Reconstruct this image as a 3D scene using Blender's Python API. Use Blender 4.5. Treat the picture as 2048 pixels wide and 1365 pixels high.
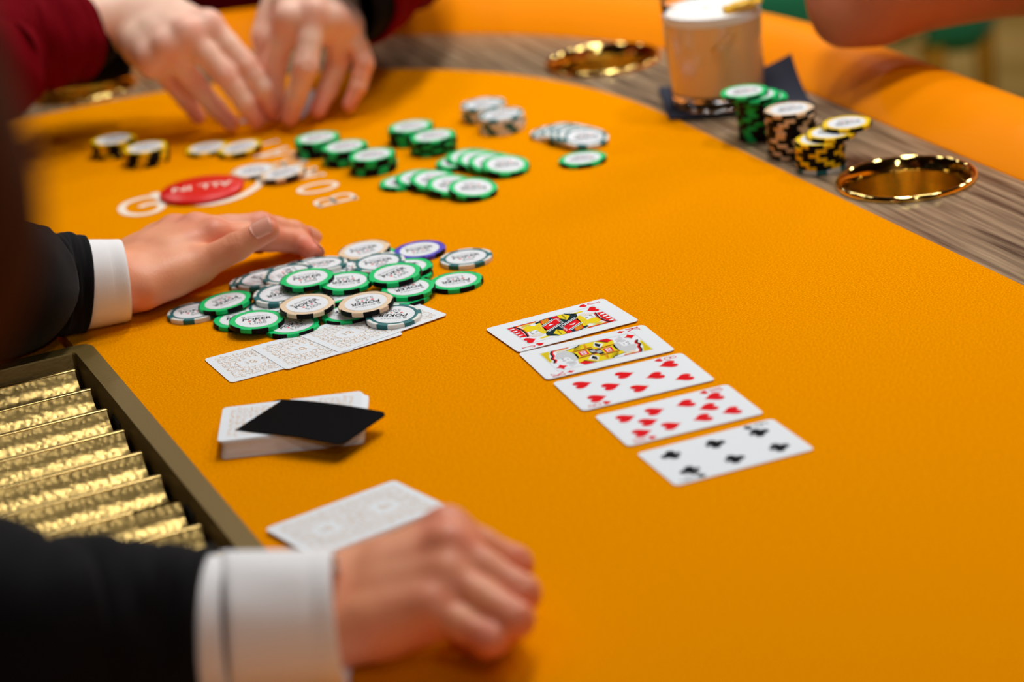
import bpy, bmesh, math, random
import numpy as np
from mathutils import Vector, Matrix, noise

for o in list(bpy.data.objects):
    bpy.data.objects.remove(o)
scene = bpy.context.scene
COL = scene.collection
R = math.radians
# The felt of the table is z = 0, the floor lies 0.76 m below it.  Units are metres.

# ------------------------------------------------------------------ camera
F_PX = 5322.14                     # focal length in pixels of a 2048 wide frame
PITCH, ROLL, CAM_H = R(20.27829), R(-7.0406), 0.6155427
_fw = Vector((0, math.cos(PITCH), -math.sin(PITCH)))
_r = Vector((1, 0, 0))
_u = _r.cross(_fw)
CR = math.cos(ROLL) * _r + math.sin(ROLL) * _u
CU = -math.sin(ROLL) * _r + math.cos(ROLL) * _u
cam = bpy.data.objects.new('camera', bpy.data.cameras.new('camera'))
COL.objects.link(cam)
cam.matrix_world = Matrix(((CR.x, CU.x, -_fw.x, 0), (CR.y, CU.y, -_fw.y, 0), (CR.z, CU.z, -_fw.z, CAM_H), (0, 0, 0, 1)))
cam.data.sensor_width = 36
cam.data.lens = F_PX / 2048 * 36
cam.data.clip_start = 0.02
cam.data.dof.use_dof = True
cam.data.dof.focus_distance = 1.80
cam.data.dof.aperture_fstop = 3.8
cam.data.dof.aperture_blades = 9
scene.camera = cam

# ------------------------------------------------------------------ world, lamps, exposure
world = bpy.data.worlds.new('world')
scene.world = world
world.use_nodes = True
bg = world.node_tree.nodes['Background']
bg.inputs[0].default_value = (1.0, 0.80, 0.62, 1)
bg.inputs[1].default_value = 0.02
LAMPS = [                          # downlights over the table, then added fill and accent lamps: x, y, z, watts, radius
    (0.20, 1.50, 1.95, 4.6, 0.13),
    (0.30, 2.20, 1.95, 12.4, 0.13),
    (0.40, 2.90, 1.95, 13.5, 0.13),
    (-0.60, 2.60, 1.95, 2.5, 0.13),
    (1.10, 2.20, 1.95, 10, 0.13),
    (0.55, -0.50, 1.95, 7, 0.13),  # added fill behind the camera for surfaces that face it
    (0.75, -2.30, 1.95, 24, 0.13),  # added low front fill, farther back, to whiten the near cuff
    (-0.20, 3.70, 1.95, 5, 0.13),  # from here on: lamps added beyond the table for highlights and background
    (0.80, 3.70, 1.95, 5, 0.13),
    (-1.20, 3.70, 1.95, 2.5, 0.13),
    (1.80, 3.70, 1.95, 14, 0.13),
    (0.30, 5.20, 1.95, 8, 0.13),
    (-1.20, 5.20, 1.95, 5, 0.13),
    (1.80, 5.20, 1.95, 20, 0.13),
]
for i, (x, y, z, w, r) in enumerate(LAMPS):
    l = bpy.data.lights.new('downlight_and_fill', 'AREA')
    l.shape = 'DISK'; l.size = r * 2; l.energy = w; l.color = (1.0, 0.98, 0.95)
    o = bpy.data.objects.new('downlight_and_fill', l)
    o.location = (x, y, z)
    COL.objects.link(o)
scene.view_settings.view_transform = 'Standard'
scene.view_settings.look = 'None'
scene.view_settings.gamma = 1
scene.view_settings.use_curve_mapping = False
scene.view_settings.exposure = 0.0


# ------------------------------------------------------------------ helpers
def P(px, py, z=0.0):
    """the point at height z that the photograph shows at pixel px, py"""
    d = _fw + CR * ((px - 1024) / F_PX) - CU * ((py - 682.5) / F_PX)
    t = (z - CAM_H) / d.z
    return Vector((0, 0, CAM_H)) + d * t


TA = R(20)                         # the table is turned 20 degrees: u across it, v along it
CA, SA = math.cos(TA), math.sin(TA)


def UV(u, v, z=0.0):
    return Vector((u * CA - v * SA, u * SA + v * CA, z))


def toUV(p):
    return (p.x * CA + p.y * SA, -p.x * SA + p.y * CA)


def mesh(name, verts, faces, mats=None, midx=None, smooth=False, parent=None, loc=None):
    me = bpy.data.meshes.new(name)
    me.from_pydata([tuple(v) for v in verts], [], faces)
    for m in (mats if isinstance(mats, (list, tuple)) else [mats]):
        if m: me.materials.append(m)
    if midx is not None:
        me.polygons.foreach_set('material_index', midx)
    if smooth:
        me.polygons.foreach_set('use_smooth', [True] * len(me.polygons))
    me.update()
    return link(name, me, parent, loc)


def link(name, me, parent=None, loc=None):
    o = bpy.data.objects.new(name, me)
    COL.objects.link(o)
    if parent: o.parent = parent
    if loc is not None: o.location = loc
    return o


def bm_obj(name, bm, mat, parent=None, loc=None, smooth=True, angle=35):
    bmesh.ops.recalc_face_normals(bm, faces=bm.faces)
    if smooth:
        for f in bm.faces: f.smooth = True
        for e in bm.edges:
            if len(e.link_faces) == 2 and e.calc_face_angle(0) > R(angle): e.smooth = False
    me = bpy.data.meshes.new(name)
    bm.to_mesh(me); bm.free()
    for m in (mat if isinstance(mat, (list, tuple)) else [mat]): me.materials.append(m)
    return link(name, me, parent, loc)


def empty(name, loc=(0, 0, 0), rotz=0):
    o = bpy.data.objects.new(name, None)
    o.empty_display_size = 0.02
    COL.objects.link(o)
    o.location = loc; o.rotation_euler = (0, 0, rotz)
    return o


def tag(o, label, cat, group=None):
    o['label'] = label; o['category'] = cat
    if group: o['group'] = group
    return o


def lathe_bm(profile, seg=48, closed=False):
    """profile: (r, z) points from the axis outwards and back"""
    bm = bmesh.new()
    rings = []
    for r, z in profile:
        if r < 1e-6:
            rings.append([bm.verts.new((0, 0, z))])
        else:
            rings.append([bm.verts.new((r * math.cos(2 * math.pi * k / seg), r * math.sin(2 * math.pi * k / seg), z)) for k in range(seg)])
    pairs = list(zip(rings[:-1], rings[1:]))
    if closed: pairs.append((rings[-1], rings[0]))
    for a, b in pairs:
        for k in range(seg):
            q = (k + 1) % seg
            if len(a) == 1 and len(b) == 1: continue
            if len(a) == 1: bm.faces.new((a[0], b[k], b[q]))
            elif len(b) == 1: bm.faces.new((a[k], a[q], b[0]))
            else: bm.faces.new((a[k], a[q], b[q], b[k]))
    return bm


def box_bm(x0, x1, y0, y1, z0, z1, bev=0.0, bm=None, seg=2):
    own = bmesh.new()
    r = bmesh.ops.create_cube(own, size=1)
    for v in r['verts']:
        v.co = Vector((x0 + (v.co.x + .5) * (x1 - x0), y0 + (v.co.y + .5) * (y1 - y0), z0 + (v.co.z + .5) * (z1 - z0)))
    if bev: bmesh.ops.bevel(own, geom=own.edges[:], offset=bev, segments=seg, affect='EDGES', profile=.5)
    if bm is None: return own
    me = bpy.data.meshes.new('tmp'); own.to_mesh(me); own.free(); bm.from_mesh(me); bpy.data.meshes.remove(me)
    return bm


def rrect(w, h, r, n=5):
    out = []
    for cx, cy, a0 in ((w / 2 - r, h / 2 - r, 0), (-w / 2 + r, h / 2 - r, 90), (-w / 2 + r, -h / 2 + r, 180), (w / 2 - r, -h / 2 + r, 270)):
        for k in range(n + 1):
            a = R(a0 + 90 * k / n)
            out.append((cx + r * math.cos(a), cy + r * math.sin(a)))
    return out


def prism_bm(poly, z0, z1, bev=0.0):
    bm = bmesh.new()
    a = [bm.verts.new((x, y, z0)) for x, y in poly]
    b = [bm.verts.new((x, y, z1)) for x, y in poly]
    n = len(poly)
    bm.faces.new(a[::-1]); top = bm.faces.new(b)
    for i in range(n): bm.faces.new((a[i], a[(i + 1) % n], b[(i + 1) % n], b[i]))
    if bev: bmesh.ops.bevel(bm, geom=list(top.edges), offset=bev, segments=2, affect='EDGES', profile=.5)
    return bm


# ------------------------------------------------------------------ materials
def s2l(c):
    return tuple((x / 255 / 12.92) if x / 255 <= .04045 else ((x / 255 + .055) / 1.055) ** 2.4 for x in c)


MATS = {}


def mat(name, rgb, rough=.5, metal=0., spec=.5, sss=0., sssr=None, coat=0., sheen=0., lin=False):
    m = bpy.data.materials.new(name)
    m.use_nodes = True
    b = m.node_tree.nodes['Principled BSDF']
    c = rgb if lin else s2l(rgb)
    b.inputs['Base Color'].default_value = (*c, 1)
    b.inputs['Roughness'].default_value = rough
    b.inputs['Metallic'].default_value = metal
    b.inputs['Specular IOR Level'].default_value = spec
    if sss:
        b.inputs['Subsurface Weight'].default_value = sss
        b.inputs['Subsurface Radius'].default_value = sssr or (1, .35, .2)
        b.inputs['Subsurface Scale'].default_value = .006
    if coat: b.inputs['Coat Weight'].default_value = coat; b.inputs['Coat Roughness'].default_value = .12
    if sheen: b.inputs['Sheen Weight'].default_value = sheen
    MATS[name] = m
    return m


def nd(m, typ, **kw):
    n = m.node_tree.nodes.new(typ)
    for k, v in kw.items():
        if k in n.inputs.keys(): n.inputs[k].default_value = v
        else: setattr(n, k, v)
    return n


def ln(m, a, ao, b, bi): m.node_tree.links.new(a.outputs[ao], b.inputs[bi])


def bsdf(m): return m.node_tree.nodes['Principled BSDF']


def coords(m, scale=(1, 1, 1), rot=(0, 0, 0), space='Object'):
    t = nd(m, 'ShaderNodeTexCoord'); mp = nd(m, 'ShaderNodeMapping')
    mp.inputs['Scale'].default_value = scale; mp.inputs['Rotation'].default_value = rot
    ln(m, t, space, mp, 'Vector')
    return mp


def add_bump(m, scale, strength, dist=.001, detail=2, cscale=(1, 1, 1), rot=(0, 0, 0), tex=None):
    mp = coords(m, cscale, rot)
    n = tex or nd(m, 'ShaderNodeTexNoise', Scale=scale, Detail=detail)
    ln(m, mp, 0, n, 'Vector')
    bp = nd(m, 'ShaderNodeBump', Strength=strength, Distance=dist)
    ln(m, n, 0, bp, 'Height'); ln(m, bp, 0, bsdf(m), 'Normal')
    return n


def add_var(m, scale, c0, c1, p0=.3, p1=.7, detail=3, cscale=(1, 1, 1), rot=(0, 0, 0)):
    mp = coords(m, cscale, rot)
    n = nd(m, 'ShaderNodeTexNoise', Scale=scale, Detail=detail)
    ln(m, mp, 0, n, 'Vector')
    r = nd(m, 'ShaderNodeValToRGB')
    r.color_ramp.elements[0].position = p0; r.color_ramp.elements[0].color = (*s2l(c0), 1)
    r.color_ramp.elements[1].position = p1; r.color_ramp.elements[1].color = (*s2l(c1), 1)
    ln(m, n, 0, r, 'Fac'); ln(m, r, 0, bsdf(m), 'Base Color')
    return r


m_felt = mat('orange_felt', (236, 148, 0), .95, spec=.0, sheen=.0)
add_var(m_felt, 760, (216, 126, 0), (252, 160, 0), .34, .66, 2)
add_bump(m_felt, 1500, .35, .0006, 2)
m_print = mat('felt_print', (246, 232, 214), .9, spec=.1)
m_rail = mat('orange_leather', (255, 146, 0), .42, spec=.05)
add_bump(m_rail, 500, .08, .0005, 3)
m_wood = mat('striped_veneer', (140, 110, 80), .22, spec=.5)
_r1 = add_var(m_wood, 26, (78, 59, 42), (180, 152, 120), .32, .68, 4, (7.0, .28, 1), (0, 0, R(-17)))
add_bump(m_wood, 60, .05, .0003, 3, (7.0, .3, 1), (0, 0, R(-17)))
m_brass = mat('polished_brass', (.90, .66, .22), .07, 1.0, lin=True)
m_gold = mat('hammered_gold', (.56, .39, .135), .33, .95, lin=True)
_v = nd(m_gold, 'ShaderNodeTexVoronoi', Scale=260.0)
_v.feature = 'SMOOTH_F1'
add_bump(m_gold, 0, .30, .0012, tex=_v)
m_goldframe = mat('gold_lacquer', (.20, .132, .034), .45, .55, lin=True)
add_bump(m_goldframe, 420, .30, .0007, 2, (.45, 1.4, 1))
m_goldridge = mat('gold_edge', (.60, .42, .15), .30, .95, lin=True)
add_bump(m_goldridge, 350, .15, .0006, 2)
m_dark = mat('black_slot', (8, 7, 6), .6)
m_cardw = mat('card_white', (236, 241, 246), .45, spec=.15)
m_cutcard = mat('black_plastic', (10, 9, 10), .6, spec=.02)
m_red = mat('print_red', (228, 20, 28), .6, spec=.03)
m_blackp = mat('print_black', (22, 22, 26), .6, spec=.03)
m_yel = mat('print_yellow', (238, 212, 30), .6, spec=.03)
m_teal = mat('print_dark_teal', (24, 48, 52), .6, spec=.03)
m_grey = mat('print_grey', (205, 208, 212), .6, spec=.03)
m_gline = mat('print_line_grey', (140, 145, 150), .4)
m_ochre = mat('print_ochre', (224, 168, 92), .35)
m_pale = mat('print_pale', (232, 224, 214), .35)
m_txtgrey = mat('print_text_grey', (92, 96, 102), .4)
m_bodyG = mat('chip_green', (0, 206, 112), .42, spec=.25)
m_bodyT = mat('chip_teal', (38, 112, 114), .42, spec=.25)
m_bodyK = mat('chip_cream', (238, 210, 176), .42, spec=.25)
m_bodyY = mat('chip_yellow', (250, 208, 0), .42, spec=.25)
m_bodyP = mat('chip_violet', (86, 70, 200), .42, spec=.25)
m_spotB = mat('chip_black', (12, 12, 14), .45, spec=.10)
m_spotW = mat('chip_white', (236, 236, 230), .38)
m_inlay = mat('chip_inlay', (236, 239, 243), .45, spec=.2)
m_button = mat('red_acrylic', (232, 14, 10), .28)
m_suit = mat('black_wool', (10, 10, 12), .9, spec=.15, sheen=.05)
add_bump(m_suit, 900, .25, .0006, 2)
m_brown = mat('dark_brown_wool', (84, 42, 16), .9, spec=.15)
m_maroon = mat('maroon_shirt', (108, 2, 14), .85, spec=.05)
add_bump(m_maroon, 600, .15, .0006, 2)
m_lining = mat('black_cotton', (12, 10, 10), .9, spec=.1)
m_shirt = mat('white_cotton', (247, 246, 247), .85, spec=.2)
add_bump(m_shirt, 1400, .22, .0005, 2)
m_trouser = mat('charcoal_wool', (20, 19, 20), .9, spec=.1)
m_napkin = mat('slate_paper', (52, 55, 68), .9, spec=.15)
add_bump(m_napkin, 900, .15, .0005, 2)
m_carpet = mat('olive_carpet', (112, 88, 44), 1.0, spec=.05)
add_var(m_carpet, 3.2, (138, 106, 50), (172, 138, 76), .4, .6, 4)
m_green = mat('green_velvet', (36, 128, 86), .8, spec=.2, sheen=.15)
m_goldleg = mat('brass_leg', (.80, .55, .16), .22, 1.0, lin=True)
m_bowl = mat('brushed_brass', (.74, .50, .11), .20, 1.0, lin=True)
m_glass = mat('clear_glass', (255, 255, 255), .0, spec=.5)
bsdf(m_glass).inputs['Transmission Weight'].default_value = 1.0
bsdf(m_glass).inputs['IOR'].default_value = 1.45
m_liquid = mat('sour_cocktail', (248, 204, 146), .12, coat=.8, sss=.35, sssr=(1, .6, .3))
bsdf(m_liquid).inputs['Subsurface Scale'].default_value = .005
m_foam = mat('egg_foam', (255, 253, 249), .7, sss=.05, sssr=(1, .9, .8))
add_bump(m_foam, 900, .2, .0006, 2)
m_peel = mat('citrus_peel', (255, 196, 0), .5)
add_bump(m_peel, 700, .3, .0007, 2)
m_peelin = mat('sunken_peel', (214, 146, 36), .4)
m_bitters = mat('bitters_brown', (128, 88, 40), .5)
m_nail = mat('fingernail_gloss', (232, 158, 134), .34, spec=.3, sss=.15)


def skin_mat(name, c, flush, sss=.18):
    m = mat(name, c, .47, spec=.38, sss=sss)
    a = nd(m, 'ShaderNodeAttribute'); a.attribute_name = 'flush'
    mp = coords(m)
    n = nd(m, 'ShaderNodeTexNoise', Scale=55.0, Detail=4.0)
    ln(m, mp, 0, n, 'Vector')
    ad = nd(m, 'ShaderNodeMath', operation='MULTIPLY_ADD')
    ln(m, n, 0, ad, 0); ad.inputs[1].default_value = .7; ad.inputs[2].default_value = -.28
    a2 = nd(m, 'ShaderNodeMath', operation='ADD'); a2.use_clamp = True
    ln(m, a, 'Fac', a2, 0); ln(m, ad, 0, a2, 1)
    mx = nd(m, 'ShaderNodeMix'); mx.data_type = 'RGBA'
    mx.inputs[6].default_value = (*s2l(c), 1); mx.inputs[7].default_value = (*s2l(flush), 1)
    ln(m, a2, 0, mx, 0); ln(m, mx, 2, bsdf(m), 'Base Color')
    v = nd(m, 'ShaderNodeTexVoronoi', Scale=520.0)
    ln(m, mp, 0, v, 'Vector')
    n2 = nd(m, 'ShaderNodeTexNoise', Scale=160.0, Detail=4.0)
    ln(m, mp, 0, n2, 'Vector')
    ad2 = nd(m, 'ShaderNodeMath', operation='ADD')
    ln(m, v, 0, ad2, 0); ln(m, n2, 0, ad2, 1)
    bp = nd(m, 'ShaderNodeBump', Strength=.16, Distance=.0006)
    ln(m, ad2, 0, bp, 'Height'); ln(m, bp, 0, bsdf(m), 'Normal')
    return m


m_skinA = skin_mat('dealer_skin', (242, 164, 122), (222, 106, 86))
m_skinB = skin_mat('player_skin', (253, 211, 186), (240, 150, 130))
m_skinC = skin_mat('tanned_skin', (212, 132, 96), (196, 100, 76))

# ------------------------------------------------------------------ floor
floor = bm_obj('floor', box_bm(-5, 6, -3, 9, -.80, -.76), m_carpet, smooth=False)
floor['kind'] = 'structure'
m_wall = mat('warm_plaster', (104, 76, 52), .9)
m_ceil = mat('ceiling_plaster', (66, 54, 44), .9)
for nm, b, m in (('ceiling', (-5, 6, -3, 9, 2.0, 2.06), m_ceil), ('wall_back', (-5, 6, 9, 9.1, -.76, 2.0), m_wall), ('wall_front', (-5, 6, -3.1, -3, -.76, 2.0), m_wall),
                 ('wall_left', (-5.1, -5, -3, 9, -.76, 2.0), m_wall), ('wall_right', (6, 6.1, -3, 9, -.76, 2.0), m_wall)):
    o = bm_obj(nm, box_bm(*b), m, smooth=False)
    o['kind'] = 'structure'

# ------------------------------------------------------------------ the table
VC, UC = 1.50, .45                 # middle of the table along v, centre of the end curves in u


def outline(off, n=40, lo=.02):
    """the felt's outline grown by off, from the dealer's far corner round to his near corner (u, v)"""
    a, b = .436 + off, .455 + off
    pts = []
    q = []
    for k in range(n + 1):
        t = math.pi / 2 * k / n
        e = 2 / 2.28
        q.append((a * math.cos(t) ** e, b * math.sin(t) ** e))
    quarter = [(UC + x, 1.97 + y) for x, y in q]          # from the long side up to the far end
    far = quarter[::-1]
    pts = [(lo, far[0][1])] + [(lo + (UC - lo) * f, far[0][1]) for f in (.25, .5, .75)] + far
    # straight side subdivided
    near = [(u, 2 * VC - v) for u, v in quarter]
    v0, v1 = pts[-1][1], near[0][1]
    ss = [(pts[-1][0], v0 + (v1 - v0) * f) for f in (.2, .4, .6, .8)]
    pts += ss + near + [(lo + (UC - lo) * f, near[-1][1]) for f in (.75, .5, .25)] + [(lo, near[-1][1])]
    return pts


table = empty('poker_table', (0, 0, 0), TA)
tag(table, 'oval poker table with orange felt, striped wood track and padded orange leather rail', 'table')

TU0, TU1, TV0, TV1 = .055, .3266, 1.248, 1.7535           # the chip tray's opening
fo = outline(0)
g = .0010
felt_poly = fo[::-1]                                       # near dealer corner ... far dealer corner
felt_poly = felt_poly + [(.02, 1.912), (.3160, 1.912), (.3160, TV1 + g), (TU1 + g, TV1 + g), (TU1 + g, TV0 - g), (.3160, TV0 - g), (.3160, 1.088), (.02, 1.088)]
bm = prism_bm(felt_poly, -.016, 0, 0)
bmesh.ops.delete(bm, geom=[f for f in bm.faces if all(v.co.z < -.01 for v in f.verts)], context='FACES_ONLY')
bmesh.ops.bevel(bm, geom=[e for e in bm.edges if all(abs(v.co.z) < 1e-6 for v in e.verts)], offset=.0012, segments=2, affect='EDGES', profile=.5)
bmesh.ops.triangulate(bm, faces=[f for f in bm.faces if len(f.verts) > 4])
bm_obj('felt_surface', bm, m_felt, table)
for (v0, v1) in ((TV1 + g, 1.908), (1.092, TV0 - g)):
    o = bm_obj('felt_flap', box_bm(.02, .3115, v0, v1, -.016, .0004, .004, seg=4), m_felt, table)
o = bm_obj('felt_strip', box_bm(.02, TU0 - g, TV0, TV1, -.016, .0004, .004, seg=4), m_felt, table)

# wood track with round holes for the cups
CUPS = [(.9439, 1.6881), (.9189, 2.1909), (.4992, 2.4860), (.9439, 1.18)]
CUP_R = .0475
inner, outer = outline(.0006), outline(.150)
bm = bmesh.new()


def loop(pts):
    vs = [bm.verts.new((x, y, -.0012)) for x, y in pts]
    return [bm.edges.new((vs[i], vs[(i + 1) % len(vs)])) for i in range(len(vs))]


ring = outer + inner[::-1]
es = loop(ring)
for cu, cv in CUPS:
    es += loop([(cu + CUP_R * math.cos(2 * math.pi * k / 40), cv + CUP_R * math.sin(2 * math.pi * k / 40)) for k in range(40)])
bmesh.ops.triangle_fill(bm, use_beauty=True, use_dissolve=False, edges=es)
r = bmesh.ops.extrude_face_region(bm, geom=bm.faces[:])
for e in r['geom']:
    if isinstance(e, bmesh.types.BMVert): e.co.z -= .018
bm_obj('wood_track', bm, m_wood, table, smooth=False)

# padded rail: a domed section swept round the outline
RW, RH = .096, .0262


def rail_prof(s):
    """rises gently from the wood, is highest past its middle, then drops"""
    if s <= .62: return math.sin(math.pi / 2 * s / .62) ** .9
    return max(0, 1 - ((s - .62) / .38) ** 2) ** .5


sec = []
for k in range(19):
    t = math.pi * k / 18
    x = -math.cos(t)
    s_ = x * .5 + .5
    sec.append((s_ * RW, RH * rail_prof(s_)))
sec += [(RW, -.055), (RW * .6, -.075), (.004, -.02)]
paths = [outline(.1215 + s) for s, z in sec]
n = len(paths[0])
verts, faces = [], []
for i in range(n):
    for j, (s, z) in enumerate(sec):
        u, v = paths[j][i]
        verts.append((u, v, z - .001))
m_ = len(sec)
for i in range(n - 1):
    for j in range(m_):
        k = (j + 1) % m_
        faces.append((i * m_ + j, i * m_ + k, (i + 1) * m_ + k, (i + 1) * m_ + j))
faces.append(tuple(range(m_))); faces.append(tuple(range((n - 1) * m_, n * m_))[::-1])
mesh('padded_rail', verts, faces, m_rail, smooth=True, parent=table)
# apron under the table and its pedestal
ap = outline(.10)
bm_obj('apron', prism_bm(ap[::-1], -.14, -.068), m_wood, table, smooth=False)
bm_obj('pedestal', box_bm(.25, .65, .95, 2.05, -.72, -.14, .02), m_trouser, table)
bm_obj('foot', box_bm(.15, .75, .85, 2.15, -.76, -.72, .01), m_trouser, table)


# flat prints -------------------------------------------------------
def ribbon(pts, w, closed=False):
    """a stroke: list of quads (as 2-D points) along pts; w a number or one width per point"""
    n = len(pts)
    ws = w if isinstance(w, (list, tuple)) else [w] * n
    L, Rr = [], []
    for i in range(n):
        a = pts[(i - 1) % n] if (closed or i > 0) else pts[i]
        b = pts[(i + 1) % n] if (closed or i < n - 1) else pts[i]
        dx, dy = b[0] - a[0], b[1] - a[1]
        d = math.hypot(dx, dy) or 1e-9
        nx, ny = -dy / d, dx / d
        L.append((pts[i][0] + nx * ws[i] / 2, pts[i][1] + ny * ws[i] / 2))
        Rr.append((pts[i][0] - nx * ws[i] / 2, pts[i][1] - ny * ws[i] / 2))
    out = []
    for i in range(n if closed else n - 1):
        j = (i + 1) % n
        out.append([Rr[i], Rr[j], L[j], L[i]])
    return out


def spline(pts, n=8, closed=False):
    out = []
    m = len(pts)
    for i in range(m if closed else m - 1):
        p0 = pts[(i - 1) % m] if (closed or i > 0) else pts[i]
        p1 = pts[i]; p2 = pts[(i + 1) % m]
        p3 = pts[(i + 2) % m] if (closed or i + 2 < m) else p2
        for k in range(n):
            t = k / n
            out.append(tuple(.5 * ((2 * b) + (c - a) * t + (2 * a - 5 * b + 4 * c - d) * t * t + (3 * b - a - 3 * c + d) * t ** 3)
                             for a, b, c, d in zip(p0, p1, p2, p3)))
    if not closed: out.append(tuple(pts[-1]))
    return out


class Flat:
    """collects flat coloured shapes (millimetres) into one thin mesh"""
    def __init__(s): s.v, s.f, s.m, s.mats, s.lay = [], [], [], [], 0

    def mi(s, m):
        if m not in s.mats: s.mats.append(m)
        return s.mats.index(m)

    def poly(s, pts, m, layer=1):
        a = sum(p[0] * q[1] - q[0] * p[1] for p, q in zip(pts, pts[1:] + pts[:1]))
        if a < 0: pts = pts[::-1]
        i = len(s.v)
        s.v += [(x / 1000, y / 1000, layer * .00003) for x, y in pts]
        s.f.append(tuple(range(i, i + len(pts)))); s.m.append(s.mi(m))

    def stroke(s, pts, w, m, layer=1, closed=False):
        for q in ribbon(pts, w, closed): s.poly(q, m, layer)

    def disc(s, x, y, rx, ry, m, layer=1, n=14):
        s.poly([(x + rx * math.cos(2 * math.pi * k / n), y + ry * math.sin(2 * math.pi * k / n)) for k in range(n)], m, layer)

    def ring(s, x, y, rx, ry, w, m, layer=1, n=18):
        s.stroke([(x + rx * math.cos(2 * math.pi * k / n), y + ry * math.sin(2 * math.pi * k / n)) for k in range(n)], w, m, layer, True)

    def both(s, fn):
        """draw a shape and its half-turn copy"""
        k, kf = len(s.v), len(s.f)
        fn()
        nv, nf, nm = s.v[k:], s.f[kf:], s.m[kf:]
        off = len(s.v) - k
        s.v += [(-x, -y, z) for x, y, z in nv]
        s.f += [tuple(i + off for i in f) for f in nf]
        s.m += nm

    def mesh(s, name):
        me = bpy.data.meshes.new(name)
        me.from_pydata(s.v, [], s.f)
        for m in s.mats: me.materials.append(m)
        me.polygons.foreach_set('material_index', s.m)
        me.update()
        return me


def heart(x, y, h, up=1):
    pts = []
    for k in range(28):
        t = 2 * math.pi * k / 28
        px = 16 * math.sin(t) ** 3
        py = 13 * math.cos(t) - 5 * math.cos(2 * t) - 2 * math.cos(3 * t) - math.cos(4 * t)
        pts.append((x + px / 29 * h * .92, y + up * (py + 2.5) / 29 * h))
    return pts


def diamond(x, y, h):
    pts = []
    for sx, sy, tx, ty in ((0, 1, 1, 0), (1, 0, 0, -1), (0, -1, -1, 0), (-1, 0, 0, 1)):
        for k in range(4):
            t = k / 4
            a = (sx * (1 - t) + tx * t) * (1 - .22 * math.sin(math.pi * t)); b = (sy * (1 - t) + ty * t) * (1 - .22 * math.sin(math.pi * t))
            pts.append((x + a * h * .42, y + b * h * .5))
    return pts


def club(fl, x, y, h, m, up=1):
    r = h * .245
    fl.disc(x, y + up * h * .27, r, r, m, 2)
    fl.disc(x - h * .28, y - up * h * .08, r, r, m, 3)
    fl.disc(x + h * .28, y - up * h * .08, r, r, m, 4)
    fl.poly([(x - h * .05, y + up * h * .1), (x + h * .05, y + up * h * .1), (x + h * .06, y - up * h * .25), (x + h * .2, y - up * h * .48), (x - h * .2, y - up * h * .48), (x - h * .06, y - up * h * .25)], m, 5)


def glyph(fl, ch, x, y, h, m, layer=2, bold=1.0):
    """slim serif index letters"""
    w = h * .30
    t = h * .075 * bold
    S = lambda *p, ww=t: fl.stroke([(x + a * w, y + b * h) for a, b in p], ww, m, layer)
    if ch == 'K':
        S((-.8, -.5), (-.8, .5), ww=t * 1.5); S((.85, .5), (-.75, -.05)); S((-.35, .08), (.9, -.5), ww=t * 1.5)
        for px in (-.8, .85):
            for py in (-.5, .5): S((px - .42, py), (px + .42, py))
    elif ch == 'J':
        fl.stroke([(x + a * w, y + b * h) for a, b in spline([(.35, .5), (.35, 0), (.3, -.3), (-.15, -.5), (-.6, -.42), (-.8, -.2)], 5)], t * 1.2, m, layer)
        S((-.2, .5), (.9, .5))
    elif ch == '8':
        fl.ring(x, y + h * .24, w * .72, h * .23, t, m, layer); fl.ring(x, y - h * .25, w * .9, h * .26, t, m, layer)
    elif ch == '1':
        S((0, -.5), (0, .5), ww=t * 1.3); S((-.5, -.5), (.5, -.5)); S((-.35, .38), (0, .5))
    elif ch == '0':
        fl.ring(x, y, w * .75, h * .5, t, m, layer)
    elif ch == '6':
        fl.ring(x, y - h * .2, w * .85, h * .29, t, m, layer)
        fl.stroke([(x + a * w, y + b * h) for a, b in spline([(.7, .42), (.1, .5), (-.5, .28), (-.85, -.15)], 5)], t, m, layer)
    elif ch == 'B':
        S((-.8, -.5), (-.8, .5), ww=t * 1.3)
        fl.stroke([(x + a * w, y + b * h) for a, b in spline([(-.8, .48), (.4, .48), (.85, .27), (.4, .04), (-.8, .04)], 5)], t, m, layer)
        fl.stroke([(x + a * w, y + b * h) for a, b in spline([(-.8, .04), (.6, .04), (1.15, -.22), (.6, -.48), (-.8, -.48)], 5)], t, m, layer)
        S((-1.2, .48), (-.5, .48)); S((-1.2, -.48), (-.5, -.48))
    elif ch == 'O':
        fl.ring(x, y, w * 1.25, h * .5, t * 1.25, m, layer, 26)
    elif ch == 'M':
        S((-1.2, -.5), (-1.0, .5)); S((-1.0, .5), (0, -.45), ww=t * 1.5); S((0, -.45), (1.0, .5)); S((1.0, .5), (1.2, -.5), ww=t * 1.5)
        for px in (-1.2, 1.2): S((px - .4, -.5), (px + .4, -.5))
        for px in (-1.1, 1.1): S((px - .3, .5), (px + .3, .5))
    elif ch == 'A':
        S((-1.0, -.5), (0, .5)); S((0, .5), (1.0, -.5), ww=t * 1.5); S((-.6, -.15), (.6, -.15))
        for px in (-1.0, 1.0): S((px - .4, -.5), (px + .4, -.5))
    elif ch == 'Y':
        S((0, -.5), (0, -.02), ww=t * 1.4); S((0, -.02), (-.95, .5), ww=t * 1.4); S((0, -.02), (.95, .5)); S((-.45, -.5), (.45, -.5))
        for px in (-.95, .95): S((px - .35, .5), (px + .35, .5))


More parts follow.
